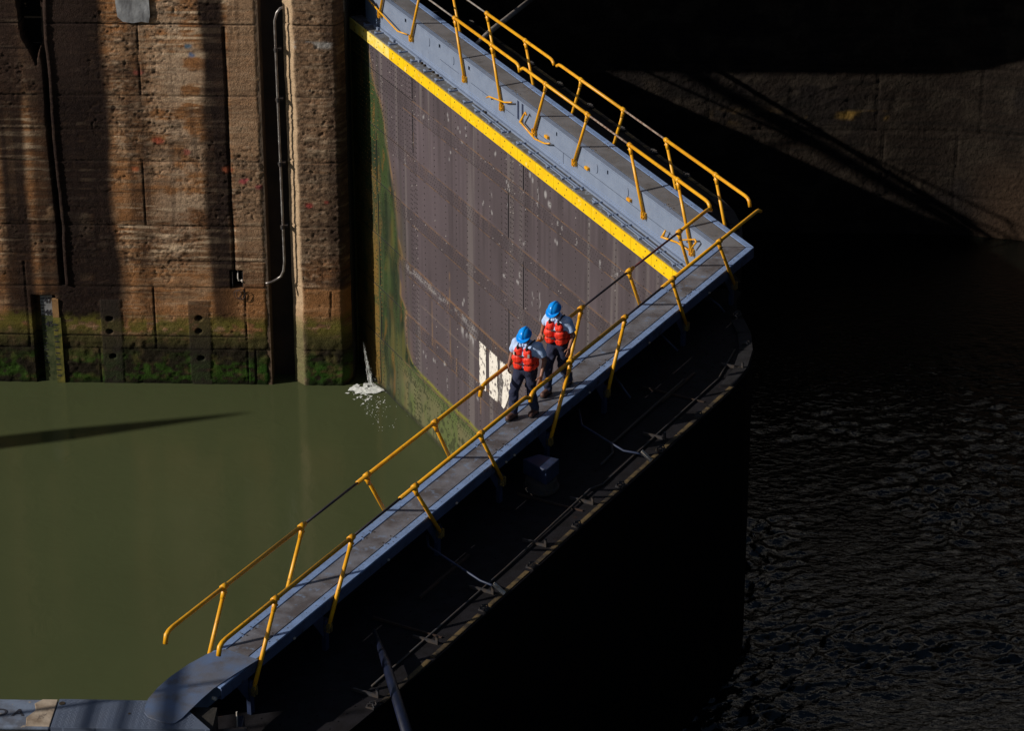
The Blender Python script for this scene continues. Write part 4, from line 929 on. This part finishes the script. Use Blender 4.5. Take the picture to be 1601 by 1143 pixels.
def make_person(loc, rotz, J, label, headpitch, headyaw):
    root=None
    lo,hi=(-.62,-.62,-.02),(.62,.62,1.86)
    # rotation matrix of the head (columns are its axes)
    cp,sp=math.cos(headpitch),math.sin(headpitch); cyw,syw=math.cos(headyaw),math.sin(headyaw)
    Rx=np.array([[1,0,0],[0,cp,sp],[0,-sp,cp]]); Rz=np.array([[cyw,-syw,0],[syw,cyw,0],[0,0,1]]); R=Rz@Rx
    H=V3(*J['head']); hl=lambda x,y,z: H+R@V3(x,y,z)
    # ---------------- body: one continuous skin
    b=SDF(lo,hi,.0085)
    pel=V3(*J['pel']); ch=V3(*J['chest']); nk=V3(*J['neck'])
    b.cone(pel+V3(-.07,0,0),pel+V3(.07,0,0),.115,.115,.03)
    b.cone(pel+V3(0,0,.03),ch+V3(0,0,-.1),.125,.13,.05,sq=(1.15,.92,1)); b.cone(ch+V3(-.09,0,0),ch+V3(.09,0,0),.12,.12,.05)
    b.cone(J['shL'],J['shR'],.055,.055,.06); b.cone(nk+V3(0,-.02,-.07),hl(0,-.02,-.07),.058,.054,.03)
    for s in 'LR':
        b.cone(J['sh'+s],J['el'+s],.052,.041,.03); b.cone(J['el'+s],J['wr'+s],.041,.028,.012)
        b.cone(J['hip'+s],J['kn'+s],.085,.058,.04); b.cone(J['kn'+s],J['an'+s],.056,.040,.02)
        b.cone(J['an'+s],J['toe'+s],.038,.03,.02)
    b.ell(hl(0,0,.01),(.076,.096,.112),.01,R=R); b.ell(hl(0,.035,-.065),(.052,.058,.055),.03,R=R)      # skull, jaw
    b.cone(hl(0,.095,.005),hl(0,.112,-.028),.010,.016,.012)                                              # nose
    b.cone(hl(-.028,.086,.024),hl(.028,.086,.024),.010,.010,.012)                                        # brow
    for sx in (-1,1):
        b.ell(hl(sx*.078,-.005,-.005),(.012,.02,.032),.008,R=R); b.ell(hl(sx*.030,.090,.006),(.013,.010,.008),.006,R=R)
        b.ell(hl(sx*.03,.104,.008),(.010,.006,.004),0,sub=True,R=R)
    b.cone(hl(-.022,.092,-.056),hl(.022,.092,-.056),.008,.008,.006); b.cone(hl(-.018,.101,-.056),hl(.018,.101,-.056),.003,.003,0,sub=True)
    b.ell(hl(0,.075,-.092),(.025,.025,.022),.02,R=R)
    # hands: palm, four fingers of two bones, thumb from the side of the palm
    for s in 'LR':
        wr=V3(*J['wr'+s]); fd=V3(*J['fd'+s]); fd/=np.linalg.norm(fd); th=V3(*J['th'+s]); th-=fd*(th@fd); th/=np.linalg.norm(th)
        pn=V3(*J['pn'+s]); pn-=fd*(pn@fd)+th*(pn@th); pn/=np.linalg.norm(pn)     # palm side normal (fingers curl to it)
        for q in (-.026,-.009,.009,.026): b.cone(wr+fd*.02+th*q*.7,wr+fd*.085+th*q,.014,.012,.012)
        curl=J['curl'+s]
        for q,l in zip((.030,.010,-.011,-.030),(.070,.080,.074,.058)):
            k0=wr+fd*.090+th*q; d1_=fd*math.cos(curl)+pn*math.sin(curl)+th*q*2.2; d2_=fd*math.cos(2*curl+.15)+pn*math.sin(2*curl+.15)+th*q*1.5
            k1=k0+d1_*l*.55; k2=k1+d2_*l*.5
            b.cone(k0,k1,.0098,.0092,.004); b.cone(k1,k2,.0092,.0080,.003)
        t0=wr+fd*.030+th*.030; t1=t0+fd*.030+th*.034+pn*.012; t2=t1+fd*.034+th*.010+pn*.014
        b.cone(t0,t1,.013,.011,.008); b.cone(t1,t2,.0105,.009,.004)
    root=b.mesh('person',M['skin'],None)
    root.location=loc; root.rotation_euler=(0,0,rotz); tag(root,label,'person','two men walking the gate')
    # ---------------- hair
    g=SDF(H-V3(.16,.16,.16),H+V3(.16,.16,.18),.008); g.ell(hl(0,-.012,.02),(.083,.098,.112),0,R=R)
    rel=np.stack([g.X-H[0],g.Y-H[1],g.Z-H[2]],-1)@R; g.cut(rel[...,1]-.035-.4*(rel[...,2]-.03)); g.cut(-.075-rel[...,2]); g.mesh('hair',M['hair'],root)
    # ---------------- trousers
    g=SDF(lo,(.62,.62,1.12),.0095)
    g.cone(pel+V3(-.075,0,.0),pel+V3(.075,0,.0),.135,.135,.03); g.cone(pel+V3(-.055,0,.10),pel+V3(.055,0,.10),.122,.122,.04)
    for s in 'LR':
        g.cone(J['hip'+s],J['kn'+s],.112,.082,.035); a_=lerp(J['kn'+s],J['an'+s],.93); g.cone(J['kn'+s],a_,.082,.072,.02)
        for t,m_ in ((.25,.01),(.55,.012),(.8,.012)):
            c_=lerp(J['kn'+s],a_,t); g.cone(c_+V3(-.05,.03,.01),c_+V3(.05,.03,-.015),.030,.032,.03)
        c_=lerp(J['hip'+s],J['kn'+s],.6); g.cone(c_+V3(-.06,.03,.03),c_+V3(.05,.05,-.03),.045,.045,.03)
    g.f+=.006*np.sin(g.Z*34+6*g.X+4*np.sin(g.X*17))*np.clip((1.0-g.Z)*2,0,1)
    g.cut(g.Z-(pel[2]+.135)); tr=g.mesh('trousers',M['trousers'],root)
    # ---------------- boots
    for s in 'LR':
        an=V3(*J['an'+s]); to=V3(*J['toe'+s]); heel=an+V3(0,0,0)+ (an-to)*V3(1,1,0)*.30; heel[2]=an[2]-.055
        g=SDF(np.minimum(an,to)-V3(.13,.16,.13),np.maximum(an,to)+V3(.13,.16,.20),.008)
        g.cone(an+V3(0,0,.12),an,.058,.056,.02); g.cone(heel+V3(0,0,.02),to+V3(0,0,.018),.046,.050,.03); g.cone(an+V3(0,0,-.01),to+V3(0,0,.03),.05,.040,.03)
        zb_=min(to[2],heel[2])-.035
        g.cut((zb_)-g.Z+ (0)); g.cut(g.Z-(an[2]+.125)); bo=g.mesh('boot',M['boot'],root)
        g=SDF(np.minimum(an,to)-V3(.13,.16,.13),np.maximum(an,to)+V3(.13,.16,.05),.008)
        g.cone(heel+V3(0,0,-.01),to+V3(0,0,-.01),.052,.056,.0); g.cut(zb_-.002-g.Z); g.cut(g.Z-zb_-.022); g.mesh('sole',M['strap'],bo)
    # ---------------- shirt with short sleeves and collar
    g=SDF((-.62,-.62,.86),(.62,.62,1.62),.0095)
    g.cone(pel+V3(-.05,0,.08),pel+V3(.05,0,.08),.135,.135,.03); g.cone(pel+V3(0,0,.08),ch+V3(0,0,-.08),.150,.150,.05,sq=(1.15,.92,1))
    g.cone(ch+V3(-.095,0,0),ch+V3(.095,0,0),.142,.142,.05); g.cone(V3(*J['shL'])+V3(.02,0,0),V3(*J['shR'])-V3(.02,0,0),.075,.075,.06)
    g.cone(nk+V3(0,-.01,-.06),nk+V3(0,-.01,.0),.085,.066,.03)
    for s in 'LR':
        e_=lerp(J['sh'+s],J['el'+s],.78); g.cone(J['sh'+s],e_,.078,.080,.03)
        n_=V3(*J['el'+s])-V3(*J['sh'+s]); n_/=np.linalg.norm(n_); e2=lerp(J['sh'+s],J['el'+s],.72)
        far_=((g.X-e2[0])*n_[0]+(g.Y-e2[1])*n_[1]+(g.Z-e2[2])*n_[2])
        side=(g.X>.10) if J['sh'+s][0]>0 else (g.X<-.10)
        near=np.sqrt((g.X-e2[0])**2+(g.Y-e2[1])**2+(g.Z-e2[2])**2)<.20
        g.f=np.where(side&near,np.maximum(g.f,far_),g.f)
    g.f+=.0028*np.sin(g.X*24+g.Z*17+3*np.sin(g.Z*9))
    g.cut(pel[2]+.06-g.Z); sh=g.mesh('shirt',M['shirt'],root)
    g=SDF(nk-V3(.14,.14,.10),nk+V3(.14,.16,.10),.007)
    for sx in (-1,1): g.cone(nk+V3(sx*.062,-.02,.015),nk+V3(sx*.028,.088,-.045),.022,.020,.01)
    g.cone(nk+V3(-.06,-.02,.02),nk+V3(0,-.07,.03),.02,.02,.02); g.cone(nk+V3(.06,-.02,.02),nk+V3(0,-.07,.03),.02,.02,.02); g.mesh('collar',M['shirt'],sh)
    # ---------------- life vest
    g=SDF((-.42,-.42,.88),(.42,.42,1.46),.0085)
    vb=ch+V3(0,.0,-.10)
    for sx in (-1,1):
        g.cone(ch+V3(sx*.085,.135,.045),ch+V3(sx*.105,.145,-.10),.070,.086,.02,sq=(1.12,.72,1)); g.cone(ch+V3(sx*.105,.145,-.10),ch+V3(sx*.100,.135,-.25),.086,.078,.02,sq=(1.12,.72,1))
        g.cone(ch+V3(sx*.17,.06,-.06),ch+V3(sx*.165,.06,-.25),.055,.055,.03)
    g.cone(ch+V3(-.09,-.12,.05),ch+V3(-.09,-.11,-.22),.075,.075,.03,sq=(1.2,.6,1)); g.cone(ch+V3(.09,-.12,.05),ch+V3(.09,-.11,-.22),.075,.075,.03,sq=(1.2,.6,1))
    g.cone(ch+V3(-.17,-.04,-.1),ch+V3(-.17,-.04,-.25),.05,.05,.03); g.cone(ch+V3(.17,-.04,-.1),ch+V3(.17,-.04,-.25),.05,.05,.03)
    gz=g.Z-ch[2]
    for q in (-.035,-.185): g.f+=.018*np.exp(-((gz-q)/.018)**2)*(g.Y>0)
    g.f+=.020*np.exp(-((g.X-ch[0])/.010)**2)*(g.Y>0)+.008*np.exp(-((np.abs(g.X-ch[0])-.10)/.006)**2)*(g.Y>0)
    g.f+=.003*np.sin(g.Z*60+g.X*30)
    g.cut(-.315-gz); ve=g.mesh('life_vest',M['orange_vest'],root)
    g=SDF((-.42,-.42,.88),(.42,.42,1.60),.008)
    def strap(pts,r=.011):
        for a_,b_ in zip(pts[:-1],pts[1:]): g.cone(a_,b_,r,r,.006)
    for sx in (-1,1):
        S=V3(*J['shR' if sx>0 else 'shL'])
        strap([ch+V3(sx*.085,.178,.09),ch+V3(sx*.088,.150,.14),S*V3(1,1,1)+V3(-sx*.085,.045,.088),S+V3(-sx*.085,-.03,.088),ch+V3(sx*.085,-.155,.08)],.012)
        g.cone(ch+V3(sx*.085,.172,.10),ch+V3(sx*.088,.158,.13),.021,.021,.004)
    for q in (-.035,-.185):
        strap([ch+V3(-.20,.10,q),ch+V3(-.13,.187,q),ch+V3(-.03,.196,q),ch+V3(.03,.196,q),ch+V3(.13,.187,q),ch+V3(.20,.10,q)],.007)
        g.cone(ch+V3(-.022,.200,q),ch+V3(.022,.200,q),.017,.017,.003)
    g.mesh('vest_strap',M['strap'],ve)
    mb=MB()
    for sx in ((-1,1) if J.get('patch') else ()):
        c0=ch+V3(sx*.140,.196,.0); mb.obox(c0,(1,0,0) if sx==0 else Vector((1,-sx*.5,0)).normalized(),(0,0,1),Vector((sx*.5,1,0)).normalized(),.018,.032,.006)
    if J.get('patch'):
        o=mb.build('vest_patch',M['patch']); o.parent=ve
    # ---------------- hard hat
    g=SDF(H-V3(.26,.26,.2),H+V3(.26,.26,.26),.0075)
    rel=np.stack([g.X-H[0],g.Y-H[1],g.Z-H[2]],-1)@R; x,y,z=rel[...,0],rel[...,1],rel[...,2]
    dome=(np.sqrt((x/.118)**2+((y+.005)/.140)**2+((z-.035)/.128)**2)-1)*.118
    dome=np.maximum(dome,.035-z)
    rr=np.sqrt((x/.128)**2+((y-.018-.022*(y>0))/.166)**2); brim=np.maximum((rr-1)*.128,np.abs(z-.040+.012*(y>.1)*(y-.1)*8)-.0095)
    ridge=np.maximum(np.sqrt((x/.020)**2+((np.sqrt(((y+.005)/.140)**2+((z-.035)/.128)**2)-1.0)/.075)**2)-1,0)*.02-.0; ridge=np.where(z>.06,ridge-.004,1)
    g.f=np.minimum(dome,brim); k=.012; hh=np.clip(.5+.5*(g.f-ridge)/k,0,1); g.f=g.f*(1-hh)+ridge*hh-k*hh*(1-hh)
    inner=(np.sqrt((x/.106)**2+((y+.005)/.128)**2+((z-.03)/.116)**2)-1)*.106; g.f=np.maximum(g.f,-inner)
    g.mesh('hard_hat',M['helmet'],root)
    return root

ROT=math.atan2(.447,-.894)
J1=dict(pel=(-.03,.0,.93),chest=(-.05,.01,1.27),neck=(-.06,.02,1.44),head=(-.07,.10,1.585),
  shR=(.155,0,1.385),shL=(-.265,-.02,1.385),elR=(.285,-.10,1.12),elL=(-.365,-.06,1.12),wrR=(.315,-.02,.90),wrL=(-.385,.10,.90),
  hipR=(.065,.02,.90),hipL=(-.125,-.01,.90),knR=(.115,.17,.50),knL=(-.12,-.03,.50),anR=(.125,.15,.095),anL=(-.13,-.16,.095),toeR=(.155,.30,.035),toeL=(-.125,-.01,.035),
  fdR=(.0,.25,-1),fdL=(-.05,.5,-.9),thR=(-.45,.9,.2),thL=(.5,.8,.45),pnR=(-.9,-.3,-.1),pnL=(.9,-.5,-.2),curlR=.45,curlL=.22,patch=True)
make_person((-4.275,-7.68,0),ROT,J1,'front man in blue hard hat and orange life vest, arms hanging at his sides',.42,.06)
J2=dict(pel=(.0,-.01,.92),chest=(.0,.02,1.27),neck=(.0,.03,1.44),head=(.02,.11,1.58),
  shR=(.19,0,1.385),shL=(-.19,.02,1.385),elR=(.36,-.13,1.15),elL=(-.29,.0,1.12),wrR=(.395,-.10,.975),wrL=(-.315,.20,.97),
  hipR=(.09,.02,.89),hipL=(-.09,-.02,.89),knR=(.09,.24,.50),knL=(-.07,-.02,.47),anR=(.075,.25,.095),anL=(-.06,-.30,.11),toeR=(.09,.41,.035),toeL=(-.05,-.16,.035),
  fdR=(.05,.75,-.5),fdL=(-.15,.55,-.8),thR=(-.9,.3,.0),thL=(.5,.8,.45),pnR=(.0,-.3,-.9),pnL=(.9,-.4,-.3),curlR=.35,curlL=.25)
make_person((-3.705,-6.61,0),ROT,J2,'rear man in blue hard hat and orange life vest, hand on the rail',.50,-.05)

# ------------------------------------------------------------------ unseen things added to throw shadows
lp=empty('shadow_pole',(-20.3,-20.4,-.14)); tag(lp,'unseen pole with cross arms added on the near lock wall to throw shadows','added pole')  # added out of view so its shadow falls across the foot plate
mb=MB(); mb.tube([(-20.3,-20.4,-.2),(-20.3,-20.4,6.6)],[.06,.035],12); mb.build('shadow_pole_shaft',M['rod_grey'],lp,smooth=True)
for z_,r_z in ((5.35,.045),(5.62,.04),(6.0,.085)):
    mb=MB(); mb.tube([(-20.3,-21.7,z_),(-20.3,-19.2,z_)],r_z,10); mb.build('shadow_cross_arm',M['rod_grey'],lp,smooth=True)
mp_=empty('shadow_spar',(-37.5,5.5,ZLOW)); tag(mp_,'tall grey pole added out of view to throw a shadow on the chamber water','shadow_spar')  # made-up pole, unseen; only its shadow on the green water shows
mb=MB(); mb.tube([(-37.5,5.5,ZLOW-.5),(-37.5,5.5,-4),(-37.5,5.5,1.0),(-37.5,5.5,3.3)],[.60,.50,.34,.05],16); mb.build('shadow_spar_pole',M['rod_grey'],mp_,smooth=True)
dc=empty('shadow_crane',(-45,10.1,ZLOW)); tag(dc,'steel derrick crane with a slanting jib, added out of view to throw a shadow','crane')  # unseen; added so the jib shades a band of the recess wall
mb=MB(); mb.tube([(-45,10.1,ZLOW-.5),(-45,10.1,23)],[.6,.4],14); mb.build('shadow_crane_mast',M['rod_grey'],dc,smooth=True)
mb=MB(); mb.tube([(-45,10.1,21.8),(-26,10.1,10.7),(-18.9,10.1,6.55)],[.25,.21,.19],12); mb.build('shadow_crane_jib',M['rod_grey'],dc,smooth=True)
cbd=empty('reflector_house',(18,28,2.2)); tag(cbd,'white house block on a dark plinth, added above view to reflect in the water','added reflector')  # unseen; added as a sunlit white surface for the ripples to mirror
mb=MB(); mb.box(-14,60,23.6,34,1.4,9.2); mb.build('reflector_plinth',M['quoin'],cbd)
mb=MB(); mb.box(-14,60,23.4,34,9.21,17.5); mb.build('wall',mixmat('reflector_white',(.86,.84,.82),(.80,.78,.75),1.5,.8,.4,.6,.1,20),cbd)
for i in range(6):
    mb=MB(); x=-11+i*12; mb.box(x,x+3.2,23.36,23.399,11.0,13.0); mb.build('reflector_window',mixmat('reflector_glazing',(.02,.025,.03),(.03,.035,.04),2,.15,bump=0),cbd)
mb=MB(); mb.box(-15,61,23.2,35,17.51,17.8); mb.build('reflector_roof',M['rod_grey'],cbd)
sp_=empty('sky_blocker_ship',(40,-3,ZUP)); tag(sp_,'tall dark ship shape added right of view to block sky light','ship')  # unseen dark mass, added to keep sky light off the upstream side
mb=MB(); mb.prism([(11.5,-1.5),(14,-7),(19,-12.5),(26,-14.6),(150,-14.6),(150,14.6),(26,14.6),(19,12.5),(14,7),(11.5,1.5)],-16,19); mb.build('sky_blocker_hull',M['black_steel'],sp_,bevel=.3)
mb=MB(); mb.box(30,120,-13,13,19.0,27); mb.build('sky_blocker_deck',M['black_steel'],sp_,bevel=.2)
# ------------------------------------------------------------------ CAMERA, SUN, SKY
cam=bpy.data.cameras.new('Camera'); co=bpy.data.objects.new('Camera',cam); COL.objects.link(co)
R_=Vector((0.9993894590203118,0.034883352391218474,-0.00196492367244875)); U_=Vector((-0.0130514768695008,0.42490321675918624,0.9051446930404115)); F_=Vector((-0.03240938368147969,0.9045664199569017,-0.42509907519981804))
mw=Matrix.Identity(4)
for i in range(3): mw[i][0]=R_[i]; mw[i][1]=U_[i]; mw[i][2]=-F_[i]
mw[0][3],mw[1][3],mw[2][3]=-2.8118215199261303,-54.43286890536024,22.938845631629903
co.matrix_world=mw
cam.sensor_width=36; cam.lens=4687.97*36/1601; cam.clip_start=.5; cam.clip_end=3000
SC.camera=co
sv=Vector((3.2,1.0,-1.72)).normalized()
sun=bpy.data.lights.new('Sun','SUN'); sun.energy=5.0; sun.angle=math.radians(.53); sun.color=(1,.93,.83)
so=bpy.data.objects.new('Sun',sun); COL.objects.link(so); so.rotation_euler=sv.to_track_quat('-Z','Y').to_euler(); so.location=(-30,-10,25)
wd=bpy.data.worlds.new('World'); SC.world=wd; wd.use_nodes=True; nt=wd.node_tree
bg=nt.nodes['Background']; sky=nt.nodes.new('ShaderNodeTexSky'); sky.sky_type='NISHITA'; sky.sun_disc=False
sky.sun_elevation=math.asin(-sv.z); sky.sun_rotation=math.atan2(-sv.x,-sv.y)
nt.links.new(sky.outputs[0],bg.inputs[0]); bg.inputs[1].default_value=.05
SC.view_settings.view_transform='Standard'; SC.view_settings.look='None'; SC.view_settings.exposure=-.32; SC.view_settings.gamma=1
SC.render.engine='CYCLES'
SC.render.resolution_x=1024; SC.render.resolution_y=732
